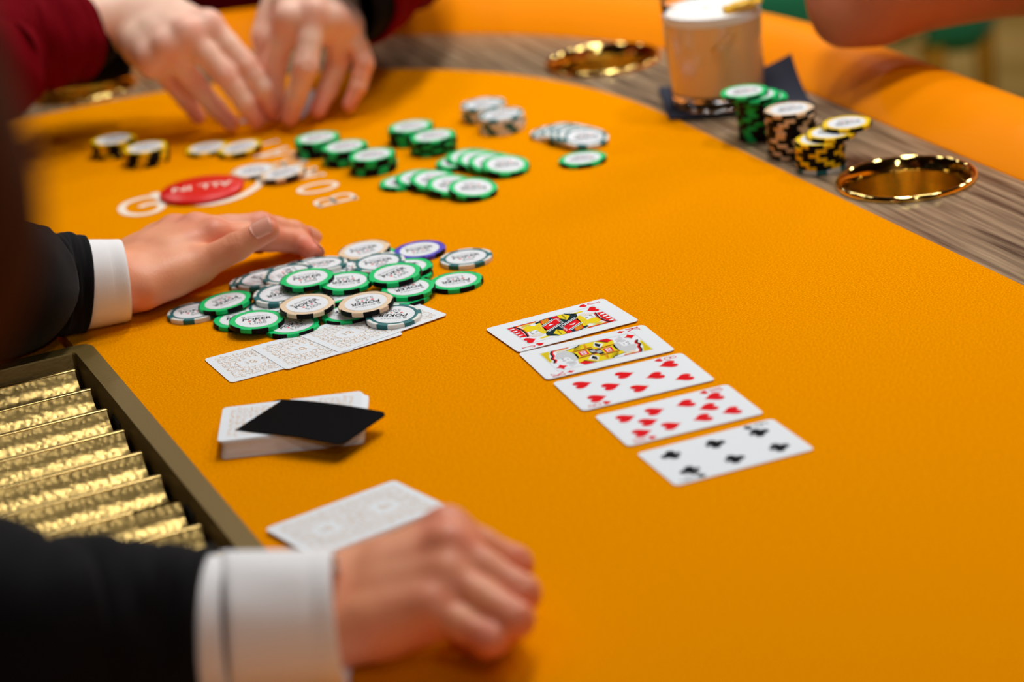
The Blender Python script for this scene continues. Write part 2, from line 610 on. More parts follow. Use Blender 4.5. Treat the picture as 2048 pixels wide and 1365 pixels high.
# lettering and emblem printed on the felt (children of the table, in u, v)
fl = Flat()
H = 31.0
for ch, v in (('B', 1.9590), ('O', 2.0015), ('M', 2.0460), ('B', 2.0880), ('A', 2.1260), ('Y', 2.1620)):
    k = Flat(); glyph(k, ch, 0, 0, H, m_print, 2, 1.55)
    me = k.mesh('letter')
    o = link('printed_letter', me, table, (.578, v, .0003))
    o.rotation_euler = (0, 0, R(90))                       # letters read along +v with their tops towards the dealer


def felt_path(pix):
    out = []
    for x, y in pix:
        p = P(220 + x * .2539, 260 + y * .2539)
        u, v = toUV(p)
        out.append((u * 1000, v * 1000))
    return out


fl = Flat()
a = spline(felt_path([(405, 545), (330, 530), (230, 545), (130, 580), (92, 622), (125, 660), (220, 672), (330, 655), (395, 622), (408, 588), (350, 582), (285, 592), (235, 612)]), 7)
fl.stroke(a, [6.5] * len(a), m_print, 1)
a = spline(felt_path([(345, 500), (372, 520), (400, 550), (440, 572), (535, 592)]), 6)
fl.stroke(a, [7 + 0 * i for i in range(len(a))], m_print, 2)
a = spline(felt_path([(620, 580), (700, 588), (800, 586), (930, 560), (1050, 515), (1140, 462), (1190, 410), (1150, 372), (1060, 352)]), 7)
fl.stroke(a, [9 - 4.5 * max(0, (i / len(a) - .3)) for i in range(len(a))], m_print, 3)
link('printed_emblem', fl.mesh('emblem'), table, (0, 0, .0003))

# ------------------------------------------------------------------ cup holders
def lip_profile():
    """a rolled brass lip lying on the wood, sloping down into the bowl"""
    return [(.0452, -.0090)] + spline([(.0454, -.0070), (.0466, -.0022), (.0484, .0014), (.0506, .0032), (.0527, .0026), (.0534, .0004)], 5) + [(.0531, -.0009), (.0522, -.0011), (.0472, -.0011), (.0460, -.0040)]


cup_labels = [
    'polished brass cup holder nearest the yellow and black chip stack on the wood track',
    'polished brass cup holder set in the track left of the cocktail glass',
    'dark brass cup holder set in the track below the maroon sleeve',
]
for (cu, cv), lab in zip(CUPS[:3], cup_labels):
    o = bm_obj('cup_holder', lathe_bm(lip_profile(), 64, True), m_brass, None, UV(cu, cv))
    bm_obj('bowl', lathe_bm([(0, -.0590), (.0360, -.0590), (.0385, -.0575), (.0398, -.054), (.0452, -.0075), (.0446, -.0075), (.0392, -.0545), (.0380, -.0582), (.0355, -.0600), (0, -.0600)][::1], 64), m_bowl, o)
    tag(o, lab, 'cup holder', 'brass cup holders in the track')

# ------------------------------------------------------------------ chip tray
tray = empty('chip_tray', (0, 0, 0), TA)
tray.location = UV(TU0, TV0)
tag(tray, 'gold metal chip tray with empty hammered tubes sunk into the felt', 'tray')
TW, TL = TU1 - TU0, TV1 - TV0
FW = .0152
# frame: rounded rectangle ring with walls going down
bm = bmesh.new()
po = [(x + TW / 2, y + TL / 2) for x, y in rrect(TW, TL, .010, 6)]
pi_ = [(x + TW / 2, y + TL / 2) for x, y in rrect(TW - 2 * FW, TL - 2 * FW, .003, 6)]
rows = []
for pts, z in ((po, -.012), (po, .0026), ([(TW / 2 + (x - TW / 2) * .9935, TL / 2 + (y - TL / 2) * .9965) for x, y in po], .0038), ([(TW / 2 + (x - TW / 2) * 1.006, TL / 2 + (y - TL / 2) * 1.003) for x, y in pi_], .0038), (pi_, .0026), (pi_, -.042)):
    rows.append([bm.verts.new((x, y, z)) for x, y in pts])
n = len(po)
for a, b in zip(rows[:-1], rows[1:]):
    for i in range(n): bm.faces.new((a[i], a[(i + 1) % n], b[(i + 1) % n], b[i]))
bm_obj('frame', bm, m_goldframe, tray)
bm_obj('tray_floor', box_bm(FW, TW - FW, FW, TL - FW, -.0415, -.0395), m_goldframe, tray, smooth=False)
# tubes and ridges; v positions of the ridge centres, measured from the tray's near end
PITCHV = .0450
ridges = [1.7330 - PITCHV * k - TV0 for k in range(11)]
U_IN, U_END = FW + .001, TW - FW - .0035
RZ = -.0065
RID = .0022
for k in range(10):
    ya, yb = ridges[k + 1] + RID, ridges[k] - RID
    yc, hw = (ya + yb) / 2, (yb - ya) / 2
    DEP = .0130
    RAD = (hw * hw + DEP * DEP) / (2 * DEP); AM = math.asin(hw / RAD)
    verts, faces = [], []
    NS, NU = 16, 2
    for iu in range(NU):
        u = U_IN + (U_END - U_IN) * iu / (NU - 1)
        for j in range(NS + 1):
            t = math.pi * j / NS
            ph = AM * (1 - 2 * j / NS)
            verts.append((u, yc + RAD * math.sin(ph), RZ - .0005 + RAD * math.cos(AM) - RAD * math.cos(ph)))
        for j in range(NS + 1):
            t = math.pi * j / NS
            ph = AM * (1 - 2 * j / NS)
            verts.append((u, yc + (RAD + .0010) * math.sin(ph), RZ - .0005 + RAD * math.cos(AM) - (RAD + .0012) * math.cos(ph)))
    S = 2 * (NS + 1)
    for j in range(NS): faces.append((j, j + 1, S + j + 1, S + j))
    for j in range(NS): faces.append((NS + 1 + j, S + NS + 1 + j, S + NS + 2 + j, NS + 2 + j))
    no = len(verts)                                        # the cut ends get vertices of their own, so that the tube shades as a cylinder
    verts = verts + verts[:]
    for b0 in (no, no + S):
        for j in range(NS): faces.append((b0 + j, b0 + NS + 1 + j, b0 + NS + 2 + j, b0 + j + 1))
    mesh('tube', verts, faces, m_gold, smooth=True, parent=tray)
for k in range(11):
    y = ridges[k]
    u1 = U_END + .0015
    if k == 6: u1 = .2792 - TU0                           # one ridge stops short of the end
    o = bm_obj('divider', box_bm(U_IN, u1, y - RID, y + RID, RZ - .010, RZ + .0006, .0011, seg=3), m_goldridge, tray)
bm = box_bm(.2792 - TU0, U_END, ridges[6] - .0075, ridges[6] + .0035, RZ - .014, RZ - .0065, .001)
bm_obj('cut_ledge', bm, m_goldframe, tray)
# far end gutter plate, slanting between the frame and the first ridge
bm = bmesh.new()
y0, y1 = ridges[0] + RID, TL - FW
vv = [bm.verts.new(c) for c in ((U_IN, y0, RZ - .001), (U_END, y0, RZ - .001), (U_END, y1, -.020), (U_IN, y1, -.020))]
f = bm.faces.new(vv)
r = bmesh.ops.extrude_face_region(bm, geom=[f])
for e in r['geom']:
    if isinstance(e, bmesh.types.BMVert): e.co.z -= .002
bm_obj('gutter', bm, m_goldframe, tray, smooth=False)
for vs in (1.630, 1.452):
    bm_obj('slot', box_bm(TW - FW - .0012, TW - FW + .0004, vs - TV0 - .010, vs - TV0 + .010, -.020, -.010), m_dark, tray, smooth=False)

# ------------------------------------------------------------------ poker chips
CR_, CH = .0195, .0034


def text_mesh(body, size, off=0.0, shear=0.0, sx=1.0):
    cu = bpy.data.curves.new('txt', 'FONT')
    cu.body = body; cu.size = size; cu.offset = off; cu.shear = shear
    cu.align_x = 'CENTER'; cu.align_y = 'CENTER'; cu.resolution_u = 2
    ob = bpy.data.objects.new('txt', cu)
    COL.objects.link(ob)
    dg = bpy.context.evaluated_depsgraph_get()
    me = ob.evaluated_get(dg).to_mesh()
    v = [(p.co.x * sx, p.co.y) for p in me.vertices]
    f = [tuple(p.vertices) for p in me.polygons]
    ob.evaluated_get(dg).to_mesh_clear()
    bpy.data.objects.remove(ob); bpy.data.curves.remove(cu)
    return v, f


def add_text(fl, vf, x, y, m, layer=2, ang=0):
    v, f = vf
    i = len(fl.v)
    c, s = math.cos(ang), math.sin(ang)
    fl.v += [((x + a * c - b * s) / 1000, (y + a * s + b * c) / 1000, layer * .00003) for a, b in v]
    fl.f += [tuple(i + k for k in q) for q in f]
    fl.m += [fl.mi(m)] * len(f)


T_POKER = text_mesh('POKER', 6.6, .16, .12, 1.0)
T_NAME = text_mesh('BOMBAY', 2.9, .0, .0, 1.25)
T_NUM = {'G': text_mesh('1,000', 5.4, .03, 0, 1.1), 'T': text_mesh('500', 5.4, .03, 0, 1.1), 'K': text_mesh('5,000', 5.4, .03, 0, 1.1),
         'Y': text_mesh('100', 5.4, .03, 0, 1.1), 'P': text_mesh('10,000', 5.0, .03, 0, 1.05)}
T_ALLIN = text_mesh('ALL IN', 17, .25, 0, 1.0)
KINDS = {'G': (m_bodyG, m_spotB, .0186), 'T': (m_bodyT, m_spotW, .0171), 'K': (m_bodyK, m_spotB, .0186),
         'Y': (m_bodyY, m_spotB, .0185), 'P': (m_bodyP, m_spotB, .0186)}
NAMES_ = {'G': 'green', 'T': 'teal', 'K': 'cream', 'Y': 'yellow', 'P': 'violet'}


def disc_mesh(name, r, z0, z1, m, seg=40):
    bm = lathe_bm([(0, z0), (r, z0), (r, z1 - .00005), (r - .00005, z1), (0, z1)], seg)
    bmesh.ops.recalc_face_normals(bm, faces=bm.faces)
    me = bpy.data.meshes.new(name); bm.to_mesh(me); bm.free(); me.materials.append(m)
    return me


INLAY_ME = disc_mesh('inlay', .0148, CH - .0003, CH + .00003, m_inlay)
PROTO = {}
for k, (mb, ms, ri) in KINDS.items():
    bm = lathe_bm([(0, 0), (.0188, 0), (.0192, .0001), (CR_, .0005), (CR_, CH - .0005), (.0192, CH - .0001), (.0188, CH), (.0155, CH), (.0154, CH - .0002), (0, CH - .0002)], 54)
    bmesh.ops.recalc_face_normals(bm, faces=bm.faces)
    for f in bm.faces: f.smooth = True
    for e in bm.edges:
        if len(e.link_faces) == 2 and e.calc_face_angle(0) > R(30): e.smooth = False
    body = bpy.data.meshes.new('chip_body'); bm.to_mesh(body); bm.free(); body.materials.append(mb)
    # edge spot: a block of the second colour that wraps over the rim
    verts, faces = [], []
    N = 6
    e = .00006
    sec = [(ri, -e), (.0192, -e), (CR_ + e, .0004), (CR_ + e, CH - .0004), (.0192, CH + e), (ri, CH + e)]
    for i in range(N + 1):
        a = R(-17.5 + 35 * i / N)
        for r, z in sec: verts.append((r * math.cos(a), r * math.sin(a), z))
    s = len(sec)
    for i in range(N):
        for j in range(s - 1): faces.append((i * s + j, (i + 1) * s + j, (i + 1) * s + j + 1, i * s + j + 1))
    faces.append(tuple(range(s))[::-1]); faces.append(tuple(range(N * s, N * s + s)))
    spot = bpy.data.meshes.new('edge_spot'); spot.from_pydata(verts, [], faces); spot.materials.append(ms); spot.update()
    fl = Flat()
    add_text(fl, T_POKER, 0, 1.2, m_blackp)
    add_text(fl, T_NAME, 1.2, 6.6, m_txtgrey)
    fl.stroke(spline([(-9.6, 5.4), (-8.4, 5.2), (-7.6, 6.2), (-8.4, 7.4), (-9.6, 7.0), (-9.2, 6.0), (-8.2, 6.3)], 4), .45, m_blackp, 2)
    add_text(fl, T_NUM[k], 0, -7.2, m_txtgrey)
    fl.poly(heart(-5.2, -3.0, 2.4), m_red, 2); fl.poly(diamond(1.8, -3.0, 2.6), m_red, 2)
    club(fl, -1.7, -3.0, 2.3, m_blackp); fl.poly(heart(5.2, -3.0, 2.3, -1), m_blackp, 2)
    PROTO[k] = (body, spot, fl.mesh('chip_print'))
N_CHIP = 0


def chip(kind, base, yaw, label, group=None, nrm=(0, 0, 1)):
    """a chip with its base centre at base and its top facing nrm"""
    body, spot, pr = PROTO[kind]
    o = link('poker_chip', body)
    z = Vector(nrm).normalized()
    x = Vector((math.cos(yaw), math.sin(yaw), 0))
    y = z.cross(x).normalized(); x = y.cross(z)
    o.matrix_world = Matrix(((x.x, y.x, z.x, base[0]), (x.y, y.y, z.y, base[1]), (x.z, y.z, z.z, base[2]), (0, 0, 0, 1)))
    ph = random.uniform(0, 60)
    for q in range(6):
        s = link('edge_spot', spot, o); s.rotation_euler = (0, 0, R(60 * q + ph))
    il = link('inlay', INLAY_ME, o)
    link('lettering', pr, il, (0, 0, CH + .00001))
    tag(o, label, 'poker chip', group)
    return o


ORD = ['top', 'second', 'third', 'fourth', 'fifth', 'sixth', 'seventh', 'eighth', 'ninth', 'tenth', 'eleventh', 'twelfth', 'thirteenth']


def stack(kinds, px, py, where, group, jit=.0007):
    """kinds from the top chip downwards; px, py: where the photo shows the middle of the top face"""
    n = len(kinds)
    top = P(px, py, n * CH)
    for i, k in enumerate(kinds):
        z = (n - 1 - i) * CH
        j = 0 if i == 0 else jit
        od = 'topmost' if i == 0 else ('bottom' if i == n - 1 else ORD[i] + ' from top')
        chip(k, (top.x + random.uniform(-j, j), top.y + random.uniform(-j, j), z + i * 0), random.uniform(0, 6.28) if i else R(200 + random.uniform(-25, 25)),
             '%s poker chip, %s of %s' % (NAMES_[k], od, where), group)


random.seed(5)
# stacks of the player behind the table
stack('YYYY', 226, 278, 'the yellow stack at the left end', 'chips in the yellow stacks')
stack('YYYY', 291, 294, 'the yellow stack second from the left', 'chips in the yellow stacks')
stack('GGGG', 634, 275, 'the leftmost green stack in the row of three', 'chips in the three green stacks')
stack('GGGG', 689, 292, 'the middle green stack in the row of three', 'chips in the three green stacks')
stack('GGGG', 744, 309, 'the nearest green stack in the row of three', 'chips in the three green stacks')
stack('GGGG', 821, 252, 'the rear green stack of the pair', 'chips in the two green stacks')
stack('GGGG', 865, 271, 'the front green stack of the pair', 'chips in the two green stacks')
stack('TTTT', 966, 207, 'the rear teal stack of the pair', 'chips in the two teal stacks')
stack('TTTT', 1002, 228, 'the front teal stack of the pair', 'chips in the two teal stacks')
# flat pairs
pc = P(480, 294, CH * 1.6); chip('Y', (pc.x, pc.y, CH * .62), 3.3, 'yellow and black poker chip lying right of two loose yellow ones', 'loose yellow chips', (-.085, -.02, 1))
pc = P(414, 295, CH); chip('Y', (pc.x, pc.y, 0), 3.3, 'yellow and black poker chip lying left of two loose yellow ones', 'loose yellow chips')
pc = P(508, 340, CH); chip('K', (pc.x, pc.y, 0), 3.0, 'cream and black poker chip touching the red button', 'loose cream chips by the button')
pc = P(566, 345, CH * 1.6); chip('K', (pc.x, pc.y, CH * .62), 3.4, 'cream and black poker chip overlapping another, right of the red button', 'loose cream chips by the button', (-.085, .02, 1))
pc = P(1165, 316, CH); chip('G', (pc.x, pc.y, 0), 3.0, 'green and black poker chip lying alone in front of the teal fan', None)


def fan(kind, spots, what, group):
    """chips tipped over one another; spots from the last one (flat) to the front one"""
    pts = [P(x, y, .006) for x, y in spots]
    s = (pts[-1] - pts[1]).normalized()
    n = len(pts)
    for i, p in enumerate(pts):
        t = R(0 if i == 0 else (5 if i == 1 else 9.5))
        nr = Vector((s.x * math.sin(t), s.y * math.sin(t), math.cos(t)))
        zc = CR_ * math.sin(t) + (0 if i == 0 else .0003)
        q = P(spots[i][0], spots[i][1], zc + CH)
        base = q - nr * CH
        base.z = zc
        od = 'front' if i == n - 1 else 'rearmost' if i == 0 else ORD[i] + ' from the back'
        chip(kind, base, R(170 + random.uniform(-30, 30)), '%s poker chip, %s of %s' % (NAMES_[kind], od.replace('top', 'first'), what), group, nr)


fan('G', [(918, 322), (939, 313), (961, 318), (984, 323), (1011, 328)], 'the tipped green row nearer the teal chips', 'upper tipped row of green chips')
fan('G', [(806, 362), (838, 355), (868, 358), (902, 368), (946, 374)], 'the nearest tipped green row', 'lower tipped row of green chips')
fan('T', [(1107, 263), (1126, 262), (1141, 266), (1154, 269), (1170, 273)], 'the tipped teal row at the back', 'tipped row of teal chips')

# stacks on the wood track, in front of the drink
WZ = -.0012


def tall(kinds, px, py, shifts, where, group):
    n = len(kinds)
    k0 = len(shifts)
    zt = (n) * CH + WZ
    top = P(px, py, (n - k0) * CH + WZ)                   # middle of the straight part's top face
    for i, k in enumerate(kinds):
        z = WZ + (n - 1 - i) * CH
        if i < k0:
            q = P(shifts[i][0], shifts[i][1], z + CH); xy = (q.x, q.y)
        else:
            xy = (top.x + random.uniform(-.0008, .0008), top.y + random.uniform(-.0008, .0008))
        od = 'topmost' if i == 0 else ('bottom' if i == n - 1 else ORD[i] + ' from top')
        chip(k, (xy[0], xy[1], z), random.uniform(0, 6.28) if i else R(195), '%s poker chip, %s of %s' % (NAMES_[k], od, where), group)


tall('GGG' + 'G' * 9, 1520, 199, [(1488, 182), (1511, 189), (1527, 194)], 'the tall green stack beside the drink', 'chips in the tall green stack')
tall('K' * 11, 1579, 217, [], 'the tall cream stack on the wood', 'chips in the tall cream stack')
tall('YY' + 'Y' * 6 + 'T', 1638, 277, [(1693, 245), (1662, 264)], 'the leaning yellow stack on the wood', 'chips in the leaning yellow stack')

# the heap the dealer is gathering: kind, px, py of the top face, height of the base, yaw, tilt towards (x, y) in degrees, label
HEAP = [
    ('T', 388, 622, 0, 20, 0, 0, 'at the far left of the heap, by the thumb'),
    ('G', 450, 602, 3.4, 215, -4, -1, 'tilted on the left edge of the heap'),
    ('G', 481, 636, 0, 5, 0, 0, 'half under the front-left one of the heap'),
    ('G', 513, 639.5, 3.5, 8, 3.5, -1, 'front-left of the heap with upright lettering'),
    ('G', 585, 650, 0, 35, 0, 0, 'low at the front of the heap beside the face-down cards'),
    ('T', 545, 610, 0, 100, 0, 0, 'mostly buried between the front green ones'),
    ('T', 511, 562, 0, 60, 0, 0, 'lowest at the heap\'s rear left edge'),
    ('T', 524, 556, 3.4, 130, -3, 0, 'second lowest at the heap\'s rear left edge'),
    ('T', 577, 547, 6.9, 290, -3, -2, 'behind the upper-left green one of the heap'),
    ('T', 566, 546, 0, 40, 0, 0, 'buried at the rear left of the heap'),
    ('T', 560, 586, 3.8, 200, 0, -4, 'in the heap\'s left middle, under a green rim'),
    ('T', 612, 534, 0, 75, 0, 0, 'buried behind the heap near the fingers'),
    ('T', 642, 527, 5.5, 10, 2, 3, 'at the back of the heap nearest the index finger'),
    ('G', 614, 556, 10.4, 8, 0, -2, 'highest at the heap\'s left with white face tilted'),
    ('G', 664, 590, 3.0, 50, 0, 0, 'buried in the middle under the two cream ones'),
    ('K', 614, 608.5, 6.9, 40, 2, -3, 'left one of the two cream ones in front'),
    ('G', 697, 625, 0, 150, 0, 0, 'low in front under the right cream one'),
    ('K', 731, 604.5, 6.9, 188, -1, -3, 'right one of the two cream ones in front'),
    ('T', 787, 629.5, 1.1, 172, 2, -3, 'lying on the face-down cards at the right'),
    ('G', 692, 562, 7.2, 185, 2, -2, 'in the heap\'s centre, between two higher green ones'),
    ('T', 672, 541, 0, 80, 0, 0, 'buried at the back under the teal one'),
    ('T', 697, 538, 3.4, 120, 0, 0, 'second layer at the back of the heap'),
    ('G', 748, 512, 0, 0, 0, 0, 'lowest at the back under a cream one'),
    ('K', 728, 499, 3.5, 15, -2, -2, 'at the very back beside the violet one'),
    ('T', 757, 524, 5.6, 15, 0, -2, 'at the back centre behind the highest green one'),
    ('P', 839, 499, 0, 12, 0, -1, 'the only violet one, at the back right'),
    ('T', 932, 514, 0, 12, 0, 0, 'apart from the heap, farthest right'),
    ('G', 912, 561, 0, 184, 0, 0, 'flat on the felt at the heap\'s right end'),
    ('G', 812, 548, 0, 60, 0, 0, 'bottom layer at the heap\'s right, in shadow'),
    ('G', 812, 534, 3.4, 30, 0, 0, 'half hidden behind the highest right green one'),
    ('G', 806, 592, 0, 140, 0, 0, 'bottom layer at right beside the teal one'),
    ('G', 816, 575, 3.5, 200, 1, -2, 'second layer at the heap\'s right'),
    ('G', 789, 546, 8.2, 38, -1, -3, 'highest at the heap\'s right'),
]
for k, x, y, z, yaw, tx, ty, lab in HEAP:
    z = z / 1000
    nr = Vector((math.tan(R(tx)), math.tan(R(ty)), 1)).normalized()
    lift = CR_ * math.sqrt(max(0, 1 - nr.z ** 2))
    q = P(x, y, z + lift * .6 + CH)
    b = q - nr * CH
    chip(k, (b.x, b.y, max(b.z, lift * .9)), R(yaw), '%s poker chip %s' % (NAMES_[k], lab), 'heap of chips by the dealer\'s hand', nr)

# ------------------------------------------------------------------ red ALL IN button
bt = bm_obj('all_in_button', lathe_bm([(0, 0), (.032, 0), (.0345, .0012), (.0350, .0030), (.0345, .0042), (.033, .0050), (.016, .0054), (0, .0055)], 64), m_button, None, P(404, 379, .003) - Vector((0, 0, .003)))
tag(bt, 'round red button with white ALL IN lettering on the felt', 'button')
fl = Flat(); add_text(fl, T_ALLIN, 0, 0, m_print)
o = link('lettering', fl.mesh('button_print'), bt, (0, 0, .0057))
o.rotation_euler = (0, 0, R(184))

# ------------------------------------------------------------------ playing cards
CWD, CLN, CTH = .057, .089, .00030
CARD_ME = None
bm = prism_bm(rrect(CWD, CLN, .0035, 5), 0, CTH)
bmesh.ops.recalc_face_normals(bm, faces=bm.faces)
CARD_ME = bpy.data.meshes.new('card_body'); bm.to_mesh(CARD_ME); bm.free(); CARD_ME.materials.append(m_cardw)

INDEX = {'J': 'J', 'K': 'K', '8': '8', '10': '10', '6': '6'}


def indices(fl, rank, suit, m):
    def one():
        if rank == '10':
            glyph(fl, '1', -25.4, 35, 7.5, m); glyph(fl, '0', -22.4, 35, 7.5, m)
        else:
            glyph(fl, rank, -24, 35, 8, m)
        if suit == 'h': fl.poly(heart(-24, 26.4, 5.6), m, 2)
        elif suit == 'd': fl.poly(diamond(-24, 26.4, 6.0), m, 2)
        else: club(fl, -24, 26.4, 5.6, m)
    fl.both(one)


def pip_card(rank, suit, m):
    fl = Flat()
    indices(fl, rank, suit, m)
    X = 13.6
    rows = {'8': [(X, 28.7), (-X, 28.7), (X, 0), (-X, 0), (0, 14.3), (X, -28.7), (-X, -28.7), (0, -14.3)],
            '10': [(X, 28.7), (-X, 28.7), (X, 9.6), (-X, 9.6), (0, 19.1), (X, -28.7), (-X, -28.7), (X, -9.6), (-X, -9.6), (0, -19.1)],
            '6': [(X, 28.7), (-X, 28.7), (X, 0), (-X, 0), (X, -28.7), (-X, -28.7)]}[rank]
    for x, y in rows:
        up = -1 if y < -.1 else 1
        if suit == 'h': fl.poly(heart(x, y, 12.4, up), m, 2)
        else: club(fl, x, y, 12.4, m, up)
    return fl.mesh('pips')


def court(rank):
    """two-headed figure drawn as flat shapes, half and half-turn copy"""
    fl = Flat()
    mx = m_red
    indices(fl, rank, 'h' if rank == 'J' else 'd', m_red)
    fl.stroke([(-18.5, -33), (18.5, -33), (18.5, 33), (-18.5, 33)], .28, m_gline, 1, True)

    def half_j():
        fl.poly(heart(-12.8, 27.2, 10.5), m_red, 3)
        # striped hat along the end of the frame
        fl.poly([(-4, 32.4), (18, 32.4), (17, 27), (8, 24.6), (-5, 26.6)], m_red, 2)
        for k in range(4):
            x = -1.5 + 4.8 * k
            fl.poly([(x, 31.8), (x + 2.3, 31.8), (x + 2.1, 27.6), (x + .3, 27.6)], m_cardw, 3)
        fl.stroke(spline([(-6, 26.2), (-1, 24.6), (6, 23.4), (12, 24.4), (18, 26.4)], 4), 1.5, m_blackp, 4)
        fl.stroke(spline([(-6, 24.9), (-1, 23.2), (6, 22.0), (12, 23.0), (18, 25.0)], 4), .7, m_red, 4)
        # yellow hair beside a white face with a few ticks
        fl.poly(spline([(3, 23), (9.5, 22.4), (12.4, 17), (11.6, 11.5), (6, 10), (3.2, 13)], 4, True), m_yel, 2)
        fl.poly(spline([(-5, 24), (-9, 20), (-10, 14), (-6, 11), (-4.6, 15)], 4, True), m_pale, 2)
        for x, y, w in ((-2.6, 19.8, 1.9), (.9, 19.6, 1.7), (-3.2, 18.6, 1.1), (1.1, 18.4, 1.1), (-1.2, 15.2, 1.3), (-.9, 13.8, 1.7)):
            fl.stroke([(x - w / 2, y), (x + w / 2, y + .5)], .55, m_teal, 3)
        fl.poly(spline([(13, 21.5), (16, 17), (14.2, 11), (12.8, 16)], 4, True), m_yel, 2)
        fl.stroke(spline([(13.6, 20.5), (14.8, 16), (13.6, 12)], 4), .5, m_gline, 3)
        fl.poly(spline([(-15.5, 16), (-13.6, 19), (-12.4, 13), (-13.8, 8)], 4, True), m_yel, 2)
        fl.poly([(16.6, 7.5), (18.1, 7.5), (18.1, 30), (16.6, 26)], m_red, 2)
        fl.poly([(15.8, 8), (16.6, 7.8), (16.6, 25), (15.8, 24)], m_yel, 2)
        # collar
        fl.poly(spline([(-8, 11.5), (0, 12.6), (9, 11), (13, 7), (4, 8), (-4, 8.2)], 4, True), m_yel, 3)
        for k in range(7): fl.disc(-5 + 2.2 * k, 9.9 - .08 * (k - 3) ** 2, .5, .5, m_ochre, 4, 6)
        # torso
        fl.poly([(-18, 7), (-13, 11.5), (-4, 9.5), (8, 8), (15, 9), (18, 4), (18, 0), (-18, 0)], m_teal, 2)
        fl.poly([(-18, 6), (-12, 7.8), (-6, 4.4), (-12, 2.6), (-18, 3)], m_yel, 3)
        fl.poly([(-18, 2.6), (-10, 2.4), (-4, 0), (-18, 0)], m_red, 3)
        fl.poly([(-4, 9), (4, 8.4), (12, 0), (4, 0)], m_red, 3)
        fl.poly([(9, 7.5), (16, 6), (18, 1.5), (13, 2)], m_red, 3)
        fl.stroke([(-6, 8.8), (2, 0)], 2.0, m_cardw, 4)
        fl.stroke([(5.2, 8.2), (13.4, 0)], 2.0, m_cardw, 4)
        fl.stroke([(-6, 8.8), (2, 0)], .6, m_teal, 5)
        fl.stroke([(5.2, 8.2), (13.4, 0)], .6, m_teal, 5)
        for k in range(6):
            fl.disc(-16 + 1.9 * k, 5.2 - .05 * k * k, .55, .55, m_teal, 5, 6)
            fl.stroke([(-13 + 2.0 * k, 1.9), (-12.2 + 2.0 * k, .5)], .7, m_cardw, 5)
            fl.stroke([(9.5 + 1.3 * k, 6.9 - .3 * k), (10 + 1.3 * k, 3.0 - .2 * k)], .5, m_yel, 5)
        fl.poly([(3, 6), (6, 4), (4.2, 2.4)], m_cardw, 5)

    def half_k():
        fl.poly(diamond(-12.8, 27.0, 11.0), m_red, 3)
        fl.poly([(-2, 32.4), (18.2, 32.4), (18.2, 24), (14, 26), (8, 29), (0, 30)], m_yel, 2)
        for k in range(6):
            fl.stroke(spline([(2 + 2.6 * k, 31.8), (2.8 + 2.6 * k, 30.8 - .7 * k), (2.2 + 2.7 * k, 30 - .75 * k)], 3), .4, m_blackp, 3)
        fl.stroke(spline([(-4, 30), (1, 27), (4, 28.5), (9, 25.2), (13, 25), (18, 22)], 4), 1.5, m_blackp, 4)
        fl.stroke(spline([(-4, 28.6), (1, 25.6), (4, 27), (9, 23.8), (13, 23.6), (18, 20.6)], 4), 1.7, m_red, 3)
        # grey hair and beard
        fl.poly(spline([(2, 24), (9, 22.5), (13, 17), (11, 11), (4, 8.5), (-4, 9), (-8, 12), (-4, 13.5), (2, 14.5)], 4, True), m_grey, 2)
        fl.poly(spline([(-8, 21), (-6, 17), (-9, 13), (-11, 17)], 4, True), m_grey, 2)
        for x, y, w in ((-3.6, 20.6, 1.9), (.1, 20.2, 1.8), (-3.9, 19.2, 1.0), (.2, 18.9, 1.0), (-2.0, 16.0, 1.4)):
            fl.stroke([(x - w / 2, y), (x + w / 2, y + .5)], .5, m_blackp, 3)
        for k in range(5): fl.stroke([(-17 + 1.1 * k, 19 - 1.5 * k), (-12 + 1.0 * k, 20 - 1.6 * k)], .3, m_gline, 3)
        fl.poly(spline([(12.6, 20), (16, 16), (13.4, 10.5), (12.2, 15)], 4, True), m_pale, 3)
        fl.stroke(spline([(13.2, 19), (14.6, 15), (13, 11.5)], 4), .4, m_ochre, 4)
        fl.poly([(16.8, 7), (18.1, 7), (18.1, 22), (16.8, 21)], m_red, 2)
        fl.poly([(16.1, 7.5), (16.8, 7.5), (16.8, 20), (16.1, 19)], m_yel, 2)
        # robe
        fl.poly([(-18, 9), (-12, 11), (-4, 9.6), (6, 9.2), (14, 11), (18, 7), (18, 0), (-18, 0)], m_yel, 2)
        fl.poly([(-18, 9.4), (-13, 11.2), (-11, 8), (-18, 4.5)], m_red, 3)
        fl.stroke([(-18, 4.4), (-10.8, 8.2)], .8, m_blackp, 4)
        fl.poly([(13, 10.8), (18, 8.4), (18, 3.5), (15.5, 5)], m_cardw, 3)
        fl.stroke([(13, 10.8), (15.5, 5), (18, 3.4)], .7, m_blackp, 4)
        fl.poly([(-17, 3.2), (-10, 6), (-4, 3), (-10, 1.2)], m_cardw, 4)
        fl.poly([(-15, 3.0), (-10, 4.7), (-6, 3), (-10, 2)], m_blackp, 5)
        fl.poly([(-2, 7.6), (6.5, 7.0), (6.5, 3.2), (-2, 3.4)], m_red, 4)
        fl.ring(.6, 5.4, 1.3, 1.0, .7, m_cardw, 5, 10); fl.ring(3.8, 5.2, 1.3, 1.0, .7, m_cardw, 5, 10)
        fl.poly([(-2.4, 2.6), (6.8, 2.4), (6.8, 0), (-2.4, 0)], m_blackp, 4)
        for k in range(3): fl.poly([(0 + 1.5 * k, 2.2), (.8 + 1.5 * k, 2.2), (.8 + 1.5 * k, 0), (0 + 1.5 * k, 0)], m_cardw, 5)
        fl.stroke([(-5, 9.4), (-3.4, 0)], 1.5, m_blackp, 5)
        fl.stroke([(8, 9), (8.6, 0)], 1.5, m_blackp, 5)
